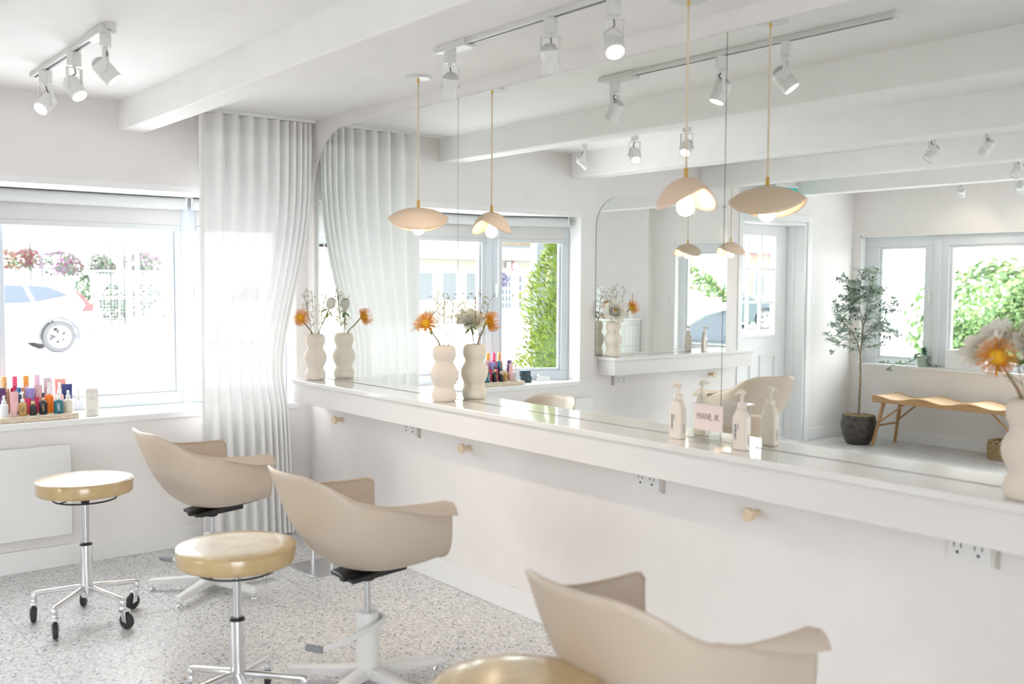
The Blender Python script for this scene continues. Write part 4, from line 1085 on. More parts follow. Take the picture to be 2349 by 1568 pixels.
obj('trunk', tr, M_bark, t); obj('foliage', lv, M_olive, t, angle=180); obj('olives', ol, mat('black_olive', (.035, .02, .05), .3), t)

t = thing('bench', 'oak bench with a scalloped woven seat and angled struts, under the window', 'bench', (-5.825, 4.49, 0))
Lb = .685; top = lambda y: .470 + .016 * cos(2 * pi * 3 * (y + Lb) / (2 * Lb) )
pr = [(-Lb, .418)] + [(-Lb + 2 * Lb * k / 60, top(-Lb + 2 * Lb * k / 60)) for k in range(61)] + [(Lb, .418)]
sm = MB()
for xa, xb in ((.168, .205), (-.205, -.168)): sm.prism(pr, 'x', xa, xb)
for ya, yb in ((-Lb, -Lb + .04), (Lb - .04, Lb)):
    sm.box(-.168, .168, ya, yb, .420, .478)
obj('seat_frame', sm, M_oak, t, bevel=.004, angle=50)
M_cane = noisy(mat('woven_cane', (.62, .42, .24), .6), (.50, .32, .17), (.72, .52, .33), 120, 2, (1, 1, 1), bump=.5, dist=.004)
obj('woven_seat', MB().grid([[(x, -Lb + .03 + 2 * (Lb - .03) * k / 60, top(-Lb + .03 + 2 * (Lb - .03) * k / 60) - .003 - .006 * (1 - (x / .17) ** 2)) for k in range(61)] for x in [-.17 + .34 * j / 10 for j in range(11)]]), M_cane, t, angle=180)
for sx in (-1, 1):
    for sy in (-1, 1):
        a = Vector((sx * .145, sy * (Lb - .085), .425)); b = Vector((sx * .195, sy * (Lb - .005), 0)); 
        obj('leg', MB().cyl(b, a, .0135, .0185, 18), M_oak, t)
        p = b + (a - b) * .52; obj('strut', MB().cyl(p, (sx * .13, sy * (Lb - .30), .43), .009, .009, 12), M_oak, t)
for sy in (-1, 1): obj('stretcher', MB().cyl((-.168, sy * (Lb - .048), .20), (.168, sy * (Lb - .048), .20), .010, n=14), M_oak, t)

t = thing('woven_basket', 'square seagrass basket with a looped rim on the floor under the bench', 'basket', (-5.92, 4.065, 0), radians(4))
bk = MB(); rnd = random.Random(6)
for i in range(9):
    z = .012 + .0145 * i
    for (xa, ya, xb, yb) in ((-.10, -.105, .10, -.105), (.10, -.105, .10, .105), (.10, .105, -.10, .105), (-.10, .105, -.10, -.105)):
        P = []
        for k in range(17):
            f_ = k / 16; nx, ny = (yb - ya), -(xb - xa); l = sqrt(nx * nx + ny * ny); wv = .0045 * sin(pi * (k + i) ) if False else .0045 * (1 if (k // 2 + i) % 2 else -1)
            P.append((xa + (xb - xa) * f_ + nx / l * wv, ya + (yb - ya) * f_ + ny / l * wv, z))
        bk.tube(P, .0075, 6)
for k in range(5):
    for x, y in ((-.10 + .05 * k, -.105), (-.10 + .05 * k, .105), (-.10, -.105 + .0525 * k), (.10, -.105 + .0525 * k)): bk.tube([(x, y, 0), (x, y, .135)], .007, 6)
obj('woven_body', bk, M_basket, t)
rm = MB()
for k in range(4):
    for x, y, ax in ((-.075 + .05 * k, -.105, (0, 1, 0)), (-.075 + .05 * k, .105, (0, 1, 0)), (-.10, -.079 + .0525 * k, (1, 0, 0)), (.10, -.079 + .0525 * k, (1, 0, 0))): rm.torus(.020, .009, (x, y, .142), 18, 8, ax)
obj('looped_rim', rm, M_basket, t)

t = thing('trailing_plant', 'variegated trailing plant in a pale green pot on the bench window sill', 'potted plant', (-6.16, 4.985, W2Z0 + .0005))
obj('pot', MB().lathe([(0, 0), (.043, 0), (.046, .004), (.050, .100), (.046, .102), (.042, .095), (0, .090)], 28), mat('pale_green_glaze', (.42, .52, .47), .4), t)
vn = MB(); lf = MB(); rnd = random.Random(12)
for pts in ([(0, .0, .095), (.02, .03, .115), (.035, .08, .06), (.04, .18, .014), (.06, .30, .012), (.062, .42, .010)], [(0, 0, .095), (.03, .02, .11), (.055, .06, .06), (.065, .16, .02), (.16, .21, .008), (.185, .24, -.05)], [(0, 0, .095), (.01, -.03, .14), (.03, -.06, .10), (.05, -.10, .02), (.055, -.20, .012)], [(0, 0, .095), (.0, -.015, .14), (.01, -.02, .165)]):
    P = curve([Vector(p) for p in pts], 20); vn.tube(P, .0018, 5)
    for k in range(3, 21):
        for r in range(2): lf.leaf(P[k] + Vector((0, 0, .004)), (rnd.uniform(-.3, 1), rnd.uniform(-1, 1), rnd.uniform(.2, .9)), (rnd.uniform(0, 1), rnd.uniform(-.4, .4), 1), rnd.uniform(.025, .040), rnd.uniform(.018, .026), .3)
obj('vine', vn, M_green, t); obj('foliage', lf, M_grey_green, t, angle=180)
tag(obj('storage_box', MB().box(-.055, .055, -.19, .19, 0, .178), mat('white_box_card', (.82, .84, .86), .6), None, loc=(-6.19, 4.565, W2Z0 + .0005), bevel=.003), 'white rectangular box on the bench window sill, beside the ivy view', 'box')

t = thing('exit_sign', 'green exit sign with white pictogram, hanging from the ceiling near the door', 'sign', (-4.54, 5.40, 2.15))
obj('sign_housing', MB().box(-.165, .155, -.020, .020, .205, .235).box(-.10, .10, -.03, .03, .235, H - 2.15), M_fixture, t, bevel=.003)
for s in (-1, 1):
    fc = obj('sign_face', MB().box(-.155, .150, s * .004, s * .012, 0, .205), M_teal_sign, t, smooth=False)
    q = s * .0125
    obj('door_symbol', MB().box(-.055, .050, s * .012, q, .045, .180), M_sign_white, fc, smooth=False)
    fg = MB(); fg.cyl((.010, q, .155), (.010, q + s * .0008, .155), .011, n=16)
    def lim(p, r, wd): 
        p, r = Vector((p[0], q + s * .0004, p[1])), Vector((r[0], q + s * .0004, r[1])); d = (r - p) / 2; n_ = Vector((-d.z, 0, d.x)).normalized() * wd
        fg.obox((p + r) / 2, d, (0, .0004, 0), n_)
    lim((.004, .140), (-.006, .102), .009); lim((.002, .136), (-.026, .122), .0045); lim((.004, .136), (.026, .112), .0045)
    lim((-.006, .104), (.016, .084), .0055); lim((.016, .084), (.010, .056), .005); lim((-.007, .104), (-.022, .080), .0055); lim((-.022, .080), (-.040, .070), .005)
    obj('running_figure', fg, M_teal_sign, fc, smooth=False)

def switch(label, loc, rz, gangs):
    t = thing('light_switch', label, 'light switch', loc, rz); w_ = .023 * gangs + .012
    obj('cover_plate', MB().box(-w_, w_, -.007, 0, -.058, .058), M_white_metal, t, bevel=.002)
    for g in range(gangs):
        x = (g - (gangs - 1) / 2) * .046; obj('rocker', MB().prism([(-.010, .033), (-.007, .033), (-.007, -.033), (-.0125, -.033)], 'x', x - .016, x + .016), M_white_metal, t)
switch('single white rocker switch on the wall beside the entrance door', (-5.46, YD - .0005, 1.372), 0, 1)
switch('triple white rocker switch between the corner post and the bench window', (XB + .0005, 2.785, 1.318), radians(90), 3)

# ---- reception desk, seen through both mirrors
t = thing('reception_desk', 'reception desk faced in glossy pale stacked tiles with a white top', 'desk', (-5.32, 2.25, 0))
def tile_mat():
    m_ = mat('glazed_tile', (.7, .72, .69), .12, coat=.4); nt, N, Lk, b_ = nodes(m_)
    tc = N.new('ShaderNodeTexCoord'); mp = N.new('ShaderNodeMapping'); mp.inputs['Rotation'].default_value = (radians(-90), 0, 0); mp.inputs['Location'].default_value = (.006, 0, 0)
    br = N.new('ShaderNodeTexBrick'); br.offset = 0; br.inputs['Scale'].default_value = 1; br.inputs['Brick Width'].default_value = .064; br.inputs['Row Height'].default_value = .252
    br.inputs['Mortar Size'].default_value = .0025; br.inputs['Color1'].default_value = (.62, .65, .61, 1); br.inputs['Color2'].default_value = (.74, .75, .72, 1); br.inputs['Mortar'].default_value = (.45, .45, .43, 1)
    bp = N.new('ShaderNodeBump'); bp.inputs['Strength'].default_value = .4; bp.inputs['Distance'].default_value = .003; bp.invert = True
    Lk.new(tc.outputs['Object'], mp.inputs[0]); Lk.new(mp.outputs[0], br.inputs[0]); Lk.new(br.outputs['Color'], b_.inputs['Base Color']); Lk.new(br.outputs['Fac'], bp.inputs['Height']); Lk.new(bp.outputs[0], b_.inputs['Normal'])
    return m_
obj('tiled_front', MB().box(-.715, .70, .215, .245, 0, 1.068), tile_mat(), t)
obj('side_panel', MB().box(.67, .70, -.24, .215, 0, 1.068).box(-.715, -.685, -.24, .215, 0, 1.068), M_trim, t)
obj('desk_top', MB().box(-.719, .73, -.25, .258, 1.069, 1.094), M_quartz, t, bevel=.003)
ZD = 1.0945
def candle(label, x, y, hh, hc):
    t = thing('candle_holder', label, 'candle holder', (x, y, ZD))
    obj('holder', MB().lathe([(0, 0), (.030, 0), (.031, .006), (.018, hh * .35), (.026, hh * .55), (.015, hh * .8), (.018, hh), (.0125, hh), (.0125, hh - .015), (0, hh - .015)], 24), noisy(mat('speckled_ceramic', (.75, .72, .68), .5), (.55, .45, .38), (.78, .76, .73), 70, 2, lo=.28, hi=.36), t)
    c = tag(obj('taper_candle', MB().lathe([(0, 0), (.0085, 0), (.007, hc), (.003, hc + .004), (0, hc + .005)], 16).cyl((0, 0, hc), (0, 0, hc + .014), .001, n=6), mat('rose_wax', (.62, .40, .37), .5), None, loc=(x, y, ZD + hh - .0145)), label.replace('speckled holder with', 'taper candle in the').replace('candle holder', 'candle'), 'candle')
    return c
c = candle('shorter speckled candle holder on the reception desk', -5.90, 2.44, .135, .110); c['label'] = 'dusty rose taper candle in the shorter speckled holder'
c = candle('taller speckled candle holder on the reception desk', -5.962, 2.42, .170, .138); c['label'] = 'dusty rose taper candle in the taller speckled holder'
tag(obj('trinket_bowl', MB().lathe([(0, 0), (.028, 0), (.045, .022), (.055, .052), (.052, .053), (.042, .026), (.024, .006), (0, .005)], 32), mat('tan_bowl', (.60, .47, .34), .6), None, loc=(-5.50, 2.43, ZD)), 'small tan bowl on the reception desk behind the reflected vase', 'bowl')
t = thing('blue_jar', 'small grey-blue jar beside the bowl on the reception desk', 'jar', (-5.60, 2.42, ZD))
obj('jar_body', MB().lathe([(0, 0), (.026, 0), (.028, .005), (.026, .035), (0, .036)], 24), mat('grey_blue_glaze', (.30, .40, .45), .4), t)
obj('jar_lid', MB().lathe([(0, .0365), (.025, .0365), (.024, .045), (0, .046)], 24), mat('grey_blue_lid', (.5, .56, .58), .4), t)
t = thing('computer_screen', 'back of a white desktop screen standing on the reception desk', 'computer', (-5.44, 2.16, ZD))
obj('screen_back', MB().box(-.27, .27, -.012, .012, .06, .385), mat('white_screen_shell', (.82, .84, .85), .35), t, bevel=.006)
obj('stand', MB().box(-.06, .06, .012, .018, 0, .22).box(-.10, .10, -.08, .09, 0, .008), M_steel, t, bevel=.002)

# ================================================================== OUTSIDE
M_asphalt = noisy(mat('bounce_white_asphalt', (.84, .84, .85), .9), (.81, .81, .82), (.87, .87, .88), 4, 4)  # asphalt colour raised near white to bounce light up to the ceiling
g = MB().box(-70, 90, 6.35, 140, -.10, -.001).box(-6.36, 90, -60, -3.3, -.10, -.001)
struct('road', g, M_asphalt)
struct('parking_ground', MB().box(-90, -6.37, -60, 6.35, -.46, -.36).box(-6.75, -6.37, -60, 6.35, -.36, -.005), M_asphalt)
struct('sidewalk', MB().box(4, 30, 33.0, 36.2, -.001, .02), mat('pale_concrete', (.62, .62, .61), .9))

def wheel(parent, x, y, r, sgn):
    ty = MB().lathe([(r * .68, -.105), (r * .92, -.110), (r * .985, -.085), (r, -.04), (r, .04), (r * .985, .085), (r * .92, .110), (r * .68, .105)], 40, (0, 0, 0), (0, 1, 0))
    o = obj('wheel', ty, M_tyre, parent, loc=(x, y, r))
    rm = MB().lathe([(r * .69, -.10), (r * .69, .10), (r * .62, .08), (r * .62, -.08), (r * .69, -.10)], 40, (0, 0, 0), (0, 1, 0))
    rm.lathe([(0, -.06), (r * .16, -.06), (r * .16, -.092), (0, -.095)] if sgn < 0 else [(0, .06), (r * .16, .06), (r * .16, .092), (0, .095)], 20, (0, 0, 0), (0, 1, 0))
    for k in range(5):
        for da in (-.12, .12):
            a = 2 * pi * k / 5 + da; d = Vector((cos(a), 0, sin(a))); n_ = Vector((-sin(a), 0, cos(a)))
            rm.obox(d * r * .39 + Vector((0, sgn * .082, 0)), d * r * .27, (0, .012, 0), n_ * r * .045)
    obj('alloy_rim', rm, M_alloy, o, bevel=.003)
    obj('brake_disc', MB().cyl((0, -.02, 0), (0, .02, 0), r * .45, n=28), M_carplastic, o)
def make_suv(label, loc, rz):
    t = thing('car', label, 'car', loc, rz, 'cars parked outside'); r = .338; xr, xf = 1.43, -1.43
    def arch(xc): return [(xc + .405 * cos(q), r + .405 * sin(q)) for q in [pi * (1.08 - 1.16 * k / 16) for k in range(17)]][::-1]
    out = [(2.02, .34), (2.15, .50), (2.17, .72), (2.13, .95), (2.05, 1.02), (-1.05, .985), (-1.9, .90), (-2.35, .78), (-2.45, .58), (-2.42, .34)]
    low = [(-1.86, .26)] + arch(xf)[::-1] + [(-.98, .24), (.98, .24)] + arch(xr)[::-1] + [(1.86, .30)]
    bd = MB().prism(out + low, 'y', -.90, .90)
    obj('body', bd, M_carwhite, t, bevel=.05, seg=3, angle=30)
    def sec(x, zb, zt, wb, wt): return [(x, -wb, zb), (x, -wt, zt), (x, wt, zt), (x, wb, zb)]
    cb = MB(); S = [sec(-1.15, .97, .99, .85, .83), sec(-.45, .97, 1.42, .87, .66), sec(-.1, .97, 1.505, .87, .65), (sec(.7, .97, 1.52, .87, .65)), sec(1.45, .97, 1.475, .87, .64), sec(1.62, .97, 1.43, .86, .64), sec(2.08, .97, 1.03, .82, .80)]
    cb.grid(S); cb.f += [(0, 1, 2, 3), tuple(24 + i for i in (3, 2, 1, 0))]; cb.mi += [0, 0]
    obj('cabin', cb, M_carwhite, t, bevel=.03, seg=2, angle=30)
    obj('spoiler', MB().prism([(1.42, 1.485), (1.78, 1.425), (1.78, 1.405), (1.42, 1.44)], 'y', -.62, .62), M_carwhite, t, bevel=.012)
    def on_side(x, z, s):   # point on the tumblehome, just proud
        f_ = (z - .97) / .53; return (x, s * (.872 - .215 * f_ + .006), z)
    for s in (-1, 1):
        for poly in ([(-.95, 1.02), (-.42, 1.36), (-.10, 1.43), (-.02, 1.43), (.02, 1.03)], [(.08, 1.03), (.06, 1.43), (.78, 1.435), (.92, 1.06)], [(.99, 1.07), (.86, 1.43), (1.28, 1.40), (1.68, 1.21)]):
            mb = MB(); mb.add([on_side(x, z, s) for x, z in poly] + [(x, y - s * .012, z) for x, y, z in [on_side(x, z, s) for x, z in poly]], [tuple(range(len(poly))), tuple(range(2 * len(poly) - 1, len(poly) - 1, -1))] + [(i, (i + 1) % len(poly), len(poly) + (i + 1) % len(poly), len(poly) + i) for i in range(len(poly))])
            obj('side_window', mb, M_carglass, t, smooth=False)
        obj('tail_light', MB().prism([(1.86, .86), (2.135, .86), (2.13, 1.03), (2.05, 1.05), (1.80, 1.33), (1.76, 1.31), (1.97, 1.04), (1.94, .97)], 'y', s * .70, s * .905), M_taillight, t, bevel=.006)
        obj('arch_trim', MB().grid([[(xc + rr * cos(q), s * yy, r + rr * sin(q)) for rr, yy in ((.37, .895), (.415, .912), (.44, .905))] for q in [pi * (1.05 - 1.1 * k / 20) for k in range(21)] for xc in (xr,)]), M_carplastic, t, angle=180)
        wheel(t, xr, s * .80, r, s); wheel(t, xf, s * .80, r, s)
    obj('rear_bumper', MB().prism([(1.9, .30), (2.16, .40), (2.18, .56), (2.06, .44)], 'y', -.88, .88), M_carplastic, t, bevel=.01)
    obj('front_grille', MB().box(-2.462, -2.43, -.45, .45, .42, .70), M_carplastic, t, bevel=.01)
    obj('headlight', MB().box(-2.44, -2.25, -.86, -.55, .66, .78).box(-2.44, -2.25, .55, .86, .66, .78), M_carglass, t, bevel=.02)
    return t
suv = make_suv('white estate car parked across the road, rear wheel in view', (1.37, 23.40, 0), 0)
dup(suv, 'second white car behind the window frame, only its front end in view', (7.62, 23.9, 0), 0)
teal = dup(suv, 'dark teal car outside the bench window, seen through both mirrors', (-9.6, 1.45, -.36), radians(96))
for c in bpy.data.objects:
    if c.parent == teal and c.name.split('.')[0] in ('body', 'cabin', 'spoiler'):
        c.data = c.data.copy(); c.data.materials[0] = M_carteal

M_canvas = mat('pale_canopy_cloth', (.09, .095, .10), .8)
# white mesh fence panels of the garden centre
M_fence = mat('white_mesh_wire', (.20, .20, .205), .6)
def fence(label, x0, x1, y, first=None):
    t = thing('mesh_fence_panel', label, 'fence', (x0, y, 0), 0, 'white mesh fence panels'); l = x1 - x0
    f_ = MB()
    for z in (.05, .98, 1.88): f_.box(0, l, -.025, .025, z - .025, z + .025)
    for x in (0, l / 2, l): f_.box(x - .025, x + .025, -.025, .025, .02, 1.9)
    obj('panel_frame', f_, M_fence, t, smooth=False)
    m_ = MB(); n = int(l / .11)
    for k in range(1, n): m_.box(l * k / n - .007, l * k / n + .007, -.006, .006, .05, 1.88)
    for k in range(1, 17): m_.box(0, l, -.006, .006, .05 + .1075 * k - .007, .05 + .1075 * k + .007)
    obj('wire_mesh', m_, M_fence, t, smooth=False)
fence('white mesh fence panel right behind the tail of the white car', 7.05, 8.85, 35.3)
fence('white mesh fence panel beside the pale post', 8.9, 11.0, 35.3)
fence('white mesh fence panel at the left edge of the window view', 2.0, 4.55, 35.3)
for lab, x, h_ in (('thicker white post in front of the mesh fence', 8.02, 3.1), ('thinner white post in front of the mesh fence', 8.28, 3.0)):
    tag(obj('lamp_post', MB().lathe([(0, 0), (.13, 0), (.075, .9), (.06, h_), (0, h_)], 16), M_fence, None, loc=(x, 34.4, 0)), lab, 'post')
def cluster(mb, c, rad, n, size, rnd, low=-.8):
    for k in range(n):
        d = Vector((rnd.gauss(0, 1), rnd.gauss(0, 1), rnd.gauss(0, 1))).normalized()
        if d.z < low: d.z = -d.z
        p = Vector(c) + Vector((d.x * rad[0], d.y * rad[1], d.z * rad[2])) * rnd.uniform(.82, 1.05)
        t1 = d.cross(Vector((rnd.uniform(-1, 1), rnd.uniform(-1, 1), rnd.uniform(-1, 1)))).normalized()
        mb.leaf(p, t1 + d * .5, d, size * rnd.uniform(.7, 1.3), size * rnd.uniform(.6, .9), .2)
def basket(label, x, z, col, rad, seed, y=36.8):
    t = thing('hanging_basket', label, 'hanging basket', (x, y, z), 0, 'hanging flower baskets'); rnd = random.Random(seed)
    rad *= 1.15; col = tuple(c * .55 for c in col); c1 = tuple(c * .7 for c in col); mf = leafmat('blossom_%s' % seed, c1, col, .4)
    obj('basket_bowl', MB().lathe([(0, -.22), (.16, -.20), (.24, -.05), (.24, 0), (0, 0)], 20), M_carplastic, t)
    hw = MB()
    for a in (0, 2.1, 4.2): hw.tube([(.22 * cos(a), .22 * sin(a), 0), (0, 0, 2.86 - z)], .006, 4)
    obj('hanger', hw, M_carplastic, t)
    lf = MB(); cluster(lf, (0, 0, .02), (rad * .95, rad * .95, rad * .75), 260, .11, rnd); obj('foliage', lf, M_hedge, t, angle=180)
    bl = MB(); cluster(bl, (0, 0, .04), (rad * 1.05, rad * 1.05, rad * .85), 420, .085, rnd, -.6); obj('blossoms', bl, mf, t, angle=180)
for yy, lab in ((36.8, 'front metal rail carrying the hanging flower baskets'), (38.4, 'rear metal rail carrying the hanging flower baskets')):
    t = thing('basket_rail', lab, 'rail', (7.2, yy, 0), 0, 'basket rails')
    obj('rail_bar', MB().box(-4.2, 4.2, -.03, .03, 2.85, 2.90), M_canvas, t, smooth=False)
    for x in (-4.1, -1.35, 1.4, 4.1): obj('rail_post', MB().box(x - .035, x + .035, -.035, .035, 0, 2.85), M_canvas, t, smooth=False)
basket('hanging basket of orange-red flowers above the car roof', 4.6, 2.05, (0.24, 0.044, 0.016), .50, 1)
basket('hanging basket of red geraniums above the car roof', 5.75, 2.20, (0.22, 0.01, 0.02), .42, 2, y=38.4)
basket('hanging basket of magenta and white petunias over the car', 6.45, 2.02, (0.24, 0.08, 0.21), .58, 3)
basket('hanging basket of bright red flowers beside the fence', 7.20, 2.00, (0.24, 0.012, 0.016), .40, 4, y=38.4)
basket('hanging basket of white flowers over the fence corner', 7.78, 2.08, (0.26, 0.25, 0.23), .40, 5)
basket('hanging basket of yellow foliage behind the posts', 8.42, 1.98, (0.24, 0.16, 0.016), .30, 6, y=38.4)
basket('hanging basket of pink petunias past the posts', 9.15, 2.10, (0.26, 0.13, 0.2), .48, 7)
basket('hanging basket of pale pink petunias at the window frame', 9.98, 2.08, (0.26, 0.16, 0.22), .48, 8, y=38.4)
def shrub(label, loc, rad, n, size, seed, m_=M_hedge):
    rnd = random.Random(seed); t = thing('shrub', label, 'shrub', loc); mb = MB(); cluster(mb, (0, 0, rad[2]), rad, n, size, rnd); obj('foliage', mb, m_, t, angle=180)
    obj('stem', MB().cyl((0, 0, 0), (0, 0, rad[2]), .04), M_bark, t)
shrub('tall clipped shrub between the car tail and the mesh fence', (7.05, 36.2, 0), (.36, .36, .90), 900, .10, 21)
shrub('dark shrub behind the mesh fence, nearest the car', (8.0, 36.2, 0), (.42, .36, .72), 600, .12, 22)
shrub('green shrub behind the middle of the mesh fence', (9.25, 36.4, 0), (.62, .40, .74), 800, .12, 23)
shrub('green shrub behind the far mesh fence panel', (10.6, 36.4, 0), (.55, .40, .70), 700, .12, 24)
rnd = random.Random(31)
t = thing('street_tree', 'light green tree at the left edge of the window view', 'tree', (4.0, 45.5, 0)); mb = MB()
for c, r in (((0, 0, 3.6), 1.1), ((.7, 0, 3.2), .8), ((-.8, .2, 3.3), 1.0), ((.2, -.2, 2.7), .9)): cluster(mb, c, (r, r, r * .8), 420, .14, rnd)
obj('foliage', mb, M_ivy, t, angle=180); obj('trunk', MB().cyl((0, 0, 0), (0, 0, 3.4), .11, .06), M_bark, t)
def canopy(label, x, y, z, wd):
    t = thing('garden_canopy', label, 'canopy', (x, y, 0)); h_ = wd / 2
    mb = MB(); mb.add([(-h_, -h_, z), (h_, -h_, z), (h_, h_, z), (-h_, h_, z), (0, 0, z + .5)], [(0, 1, 4), (1, 2, 4), (2, 3, 4), (3, 0, 4), (3, 2, 1, 0)])
    obj('canopy_cloth', mb, M_canvas, t, smooth=False)
    for a in (-1, 1):
        for b in (-1, 1): obj('pole', MB().cyl((a * h_ * .95, b * h_ * .95, 0), (a * h_ * .95, b * h_ * .95, z), .03), M_canvas, t)
canopy('grey canopy roof behind the hanging baskets', 6.0, 41.5, 2.55, 3.0)
canopy('grey canopy roof behind the thin posts', 10.9, 41.5, 2.45, 1.9)

# cedar just outside the bay, on the street-door side
t = thing('cedar_tree', 'bright green columnar cedar right outside the bay window', 'tree', (-3.66, 6.98, 0)); rnd = random.Random(17); mb = MB()
def cedar_r(z): return .64 * max(0, 1 - (z / 3.05) ** 1.3) + .10
for k in range(17000):
    z = 2.95 * (1 - rnd.random() ** .8); a = rnd.uniform(0, 2 * pi)
    q = cedar_r(z) * (1 + .10 * sin(5 * a + 3.1 * z) + .10 * sin(9 * z + 2 * a)) * rnd.uniform(.80, 1.04); d = Vector((cos(a), sin(a), rnd.uniform(.15, 1.1))).normalized()
    mb.leaf((q * cos(a), q * sin(a), z), d + Vector((rnd.uniform(-.5, .5), rnd.uniform(-.5, .5), rnd.uniform(-.3, .4))), (rnd.uniform(-1, 1), rnd.uniform(-1, 1), rnd.uniform(-1, 1)), rnd.uniform(.035, .07), rnd.uniform(.009, .018), .25)
obj('foliage', mb, M_cedar, t, angle=180)
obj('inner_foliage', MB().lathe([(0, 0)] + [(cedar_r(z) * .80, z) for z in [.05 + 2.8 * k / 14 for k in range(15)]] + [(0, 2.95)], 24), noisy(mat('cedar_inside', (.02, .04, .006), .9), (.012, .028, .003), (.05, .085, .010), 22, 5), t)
obj('trunk', MB().cyl((0, 0, 0), (0, 0, 2.6), .07, .02), M_bark, t)
tag(obj('porch_post', MB().box(-.06, .06, -.06, .06, 0, 3.4).box(-.08, .08, -.08, .08, 0, .2), mat('grey_painted_post', (.085, .095, .11), .6), None, loc=(-4.02, 8.15, 0), bevel=.004), 'grey painted porch post behind the cedar', 'post')

# clapboard house across the road with the numbered door
def siding():
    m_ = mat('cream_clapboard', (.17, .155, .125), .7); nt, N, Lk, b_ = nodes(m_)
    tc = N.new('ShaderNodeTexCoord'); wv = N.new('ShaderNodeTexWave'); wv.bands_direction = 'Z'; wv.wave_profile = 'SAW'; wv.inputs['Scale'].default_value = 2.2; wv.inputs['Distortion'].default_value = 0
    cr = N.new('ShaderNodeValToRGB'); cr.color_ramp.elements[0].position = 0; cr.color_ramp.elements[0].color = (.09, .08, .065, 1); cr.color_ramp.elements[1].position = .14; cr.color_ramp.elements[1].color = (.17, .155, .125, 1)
    Lk.new(tc.outputs['Object'], wv.inputs[0]); Lk.new(wv.outputs[0], cr.inputs[0]); Lk.new(cr.outputs[0], b_.inputs['Base Color']); return m_
t = thing('clapboard_house', 'cream clapboard house across the road with white door numbered three', 'house', (-21.9, 31.2, 0))
obj('wall', MB().box(-4.5, 7.6, 0, 4, 0, 2.75), siding(), t, smooth=False)
obj('eave', MB().box(-4.7, 7.9, -.45, 4, 2.45, 2.75).box(-4.7, 7.9, -.5, -.4, 2.72, 2.9), mat('white_house_trim', (.24, .24, .235), .6), t)
obj('shingle_gable', MB().prism([(-2.0, 2.9), (1.0, 2.9), (1.0, 3.6), (-.5, 4.4), (-2.0, 3.6)], 'y', -.1, .3), noisy(mat('cedar_shingle', (.1, .06, .03), .8), (.075, .05, .026), (.12, .09, .05), 5, 3, (1, 1, 3)), t, smooth=False)
obj('roof', MB().prism([(-.5, 2.9), (4.5, 2.9), (4.5, 4.6)], 'x', -4.7, 7.9), mat('grey_shingle_roof', (.06, .07, .08), .8), t, smooth=False)
M_ht = MATS['white_house_trim']; M_hglass = mat('pale_house_glass', (.085, .093, .097), .5, spec=.1)
obj('door_surround', MB().box(-.85, .95, -.06, 0, .1, 2.12).box(-.95, 1.05, -.12, .02, 0, .25), M_ht, t, smooth=False)
dr = obj('door', MB().box(-.10, .72, -.10, -.06, .22, 1.98), M_ht, t, smooth=False)
dg = MB(); dg.add([], [])
for i in range(3):
    for j in range(5): dg.box(.08 + i * .16, .20 + i * .16, -.108, -.10, .55 + j * .27, .77 + j * .27)
obj('door_pane', dg, M_carglass, dr, smooth=False)
sg = MB()
for j in range(4): sg.box(-.52, -.36, -.068, -.06, .55 + j * .34, .82 + j * .34)
obj('sidelight_pane', sg, M_carglass, t, smooth=False)
obj('door_knob', MB().sphere((-.02, -.13, 1.05), .04).box(-.04, .0, -.11, -.10, .95, 1.25), M_black, dr)
obj('sign_plate', MB().box(-.28, .28, -.10, -.06, 2.02, 2.38), M_ht, t, smooth=False)
text('house_number', '3', .46, mat('number_pink_red', (.085, .006, .012), .6), t, (0.0, -.104, 2.20), (pi / 2, 0, 0))
for x in (1.9, 3.0, 4.1):
    o = obj('window', MB().box(x - .42, x + .42, -.05, 0, .80, 2.0), M_ht, t, smooth=False); obj('window_pane', MB().box(x - .33, x + .33, -.056, -.05, .88, 1.92), M_hglass, o, smooth=False)
obj('corner_board', MB().box(-1.35, -1.2, -.05, 0, 0, 2.45).box(4.8, 5.0, -.05, 0, 0, 2.45), M_ht, t, smooth=False)
t = thing('hanging_flower_pot', 'lilac flower ball hanging beside the numbered door', 'hanging basket', (-20.95, 30.6, 1.65)); mb = MB(); cluster(mb, (0, 0, 0), (.26, .26, .30), 300, .09, random.Random(41)); obj('blossoms', mb, leafmat('lilac_blossom', (.06,.045,.10), (.10,.08,.13), .3), t, angle=180)
tag(obj('planter_bucket', MB().lathe([(0, 0), (.16, 0), (.21, .38), (.19, .38), (.15, .03), (0, .03)], 20), M_ht, None, loc=(-22.6, 30.3, 0)), 'white bucket planter on the pavement by the numbered door', 'planter')

t = thing('brick_house', 'house glimpsed through the glass of the entrance door', 'house', (-36.5, 31.5, 0))
obj('wall', MB().box(-6, 6, 0, 4, 0, 3.1), noisy(mat('warm_brick', (.2, .12, .09), .8), (.15, .085, .065), (.22, .15, .12), 6, 3), t, smooth=False)
obj('roof', MB().prism([(-.5, 3.1), (4.5, 3.1), (4.5, 4.4)], 'x', -6.3, 6.3), MATS['grey_shingle_roof'], t, smooth=False)
for x in (-4, -1.5, 1, 3.5):
    o = obj('window', MB().box(x - .5, x + .5, -.06, 0, .9, 2.2), M_ht, t, smooth=False); obj('window_pane', MB().box(x - .4, x - .03, -.066, -.06, 1.0, 2.1).box(x + .03, x + .4, -.066, -.06, 1.0, 2.1), M_hglass, o, smooth=False)
dup(suv, 'dark car parked beyond the glass of the entrance door', (-24.0, 22.5, 0), radians(25))
for c in list(bpy.data.objects):
    if c.parent and c.parent.get('label', '').startswith('dark car parked') and c.name.split('.')[0] in ('body', 'cabin', 'spoiler'):
        c.data = c.data.copy(); c.data.materials[0] = M_carteal

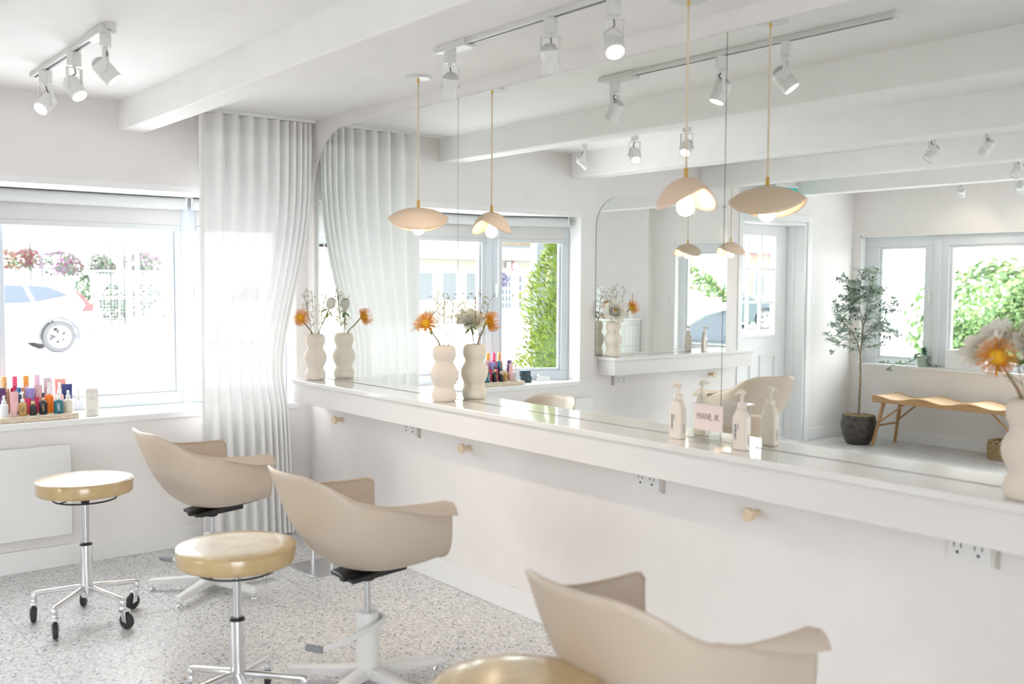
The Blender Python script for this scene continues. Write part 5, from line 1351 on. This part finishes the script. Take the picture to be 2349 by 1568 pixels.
# ivy bank outside the bench window
t = thing('ivy_bank', 'bank of green ivy spilling down outside the bench window', 'ivy', (-9.0, 5.0, -.36)); rnd = random.Random(51); mb = MB()
def ivy_top(y): return spline([(0.6, 1.5), (2.2, 1.75), (4.6, 2.3), (5.35, 1.84), (5.7, 1.50), (5.95, 1.36), (6.18, 1.30), (6.34, 1.05), (6.45, .5)], y)[0]
for k in range(9000):
    y = 4.2 + 2.15 * rnd.random() ** .9; zt = ivy_top(y) - .27; z = zt - (zt - .1) * rnd.random() ** 1.6
    y += .05 * sin(9 * z)
    x = -.10 + .15 * (zt - z) / 2 + rnd.uniform(-.10, .10)
    mb.leaf((x, y - 5.0, z + .36), (rnd.uniform(0, .8), rnd.uniform(-.8, .8), rnd.uniform(-1.2, .1)), (1, rnd.uniform(-.6, .6), rnd.uniform(-.1, .9)), rnd.uniform(.045, .075), rnd.uniform(.045, .070), .15)
for s_ in range(16):
    y = 5.5 + .05 * s_; P = curve([Vector((-.05, y - .1, ivy_top(y) - .30)), Vector((0, y + .10, ivy_top(y) - .24 + .08 * rnd.random())), Vector((.02, y + .26, ivy_top(y) - .22 + .1 * rnd.random()))], 9)
    for p in P:
        for r in range(2): mb.leaf((p.x, p.y - 5, p.z + .36), (rnd.uniform(0, .8), rnd.uniform(-.8, .8), rnd.uniform(-1, .3)), (1, rnd.uniform(-.5, .5), rnd.uniform(0, .9)), rnd.uniform(.03, .05), rnd.uniform(.03, .05), .15)
obj('foliage', mb, M_ivy, t, angle=180)
obj('wooden_support', MB().box(-.30, -.20, -.75, 1.2, 0, 1.2), M_bark, t)
t = thing('ivy_branch', 'loose ivy branch hanging above the dark teal car', 'ivy', (-8.6, .9, -.36)); mb = MB(); st = MB()
for s_ in range(7):
    P = curve([Vector((0, -.35, 2.38 - .05 * s_)), Vector((.03, .10 + .03 * s_, 2.22 - .07 * s_)), Vector((.02, .45 + .06 * s_, 2.02 - .05 * s_)), Vector((0, .70 + .07 * s_, 1.76 - .05 * s_))], 14); st.tube(P, .006, 4)
    for p in P:
        for r in range(5): mb.leaf(p + Vector((rnd.uniform(-.05, .05), rnd.uniform(-.06, .06), rnd.uniform(-.06, .04))), (rnd.uniform(0, .8), rnd.uniform(-.8, .8), rnd.uniform(-1, .3)), (1, rnd.uniform(-.5, .5), rnd.uniform(0, .9)), rnd.uniform(.05, .08), rnd.uniform(.04, .06), .15)
obj('foliage', mb, M_ivy, t, angle=180); obj('stem', st, M_bark, t)
t = thing('garden_hedge', 'pale green hedge far beyond the casement of the bench window', 'hedge', (-16.0, 8.4, -.36)); mb = MB(); cluster(mb, (0, 0, 1.1), (1.1, 2.3, 1.25), 2600, .16, random.Random(61)); obj('foliage', mb, M_ivy, t, angle=180); obj('stem', MB().cyl((0, 0, 0), (0, 0, 1.2), .06), M_bark, t)
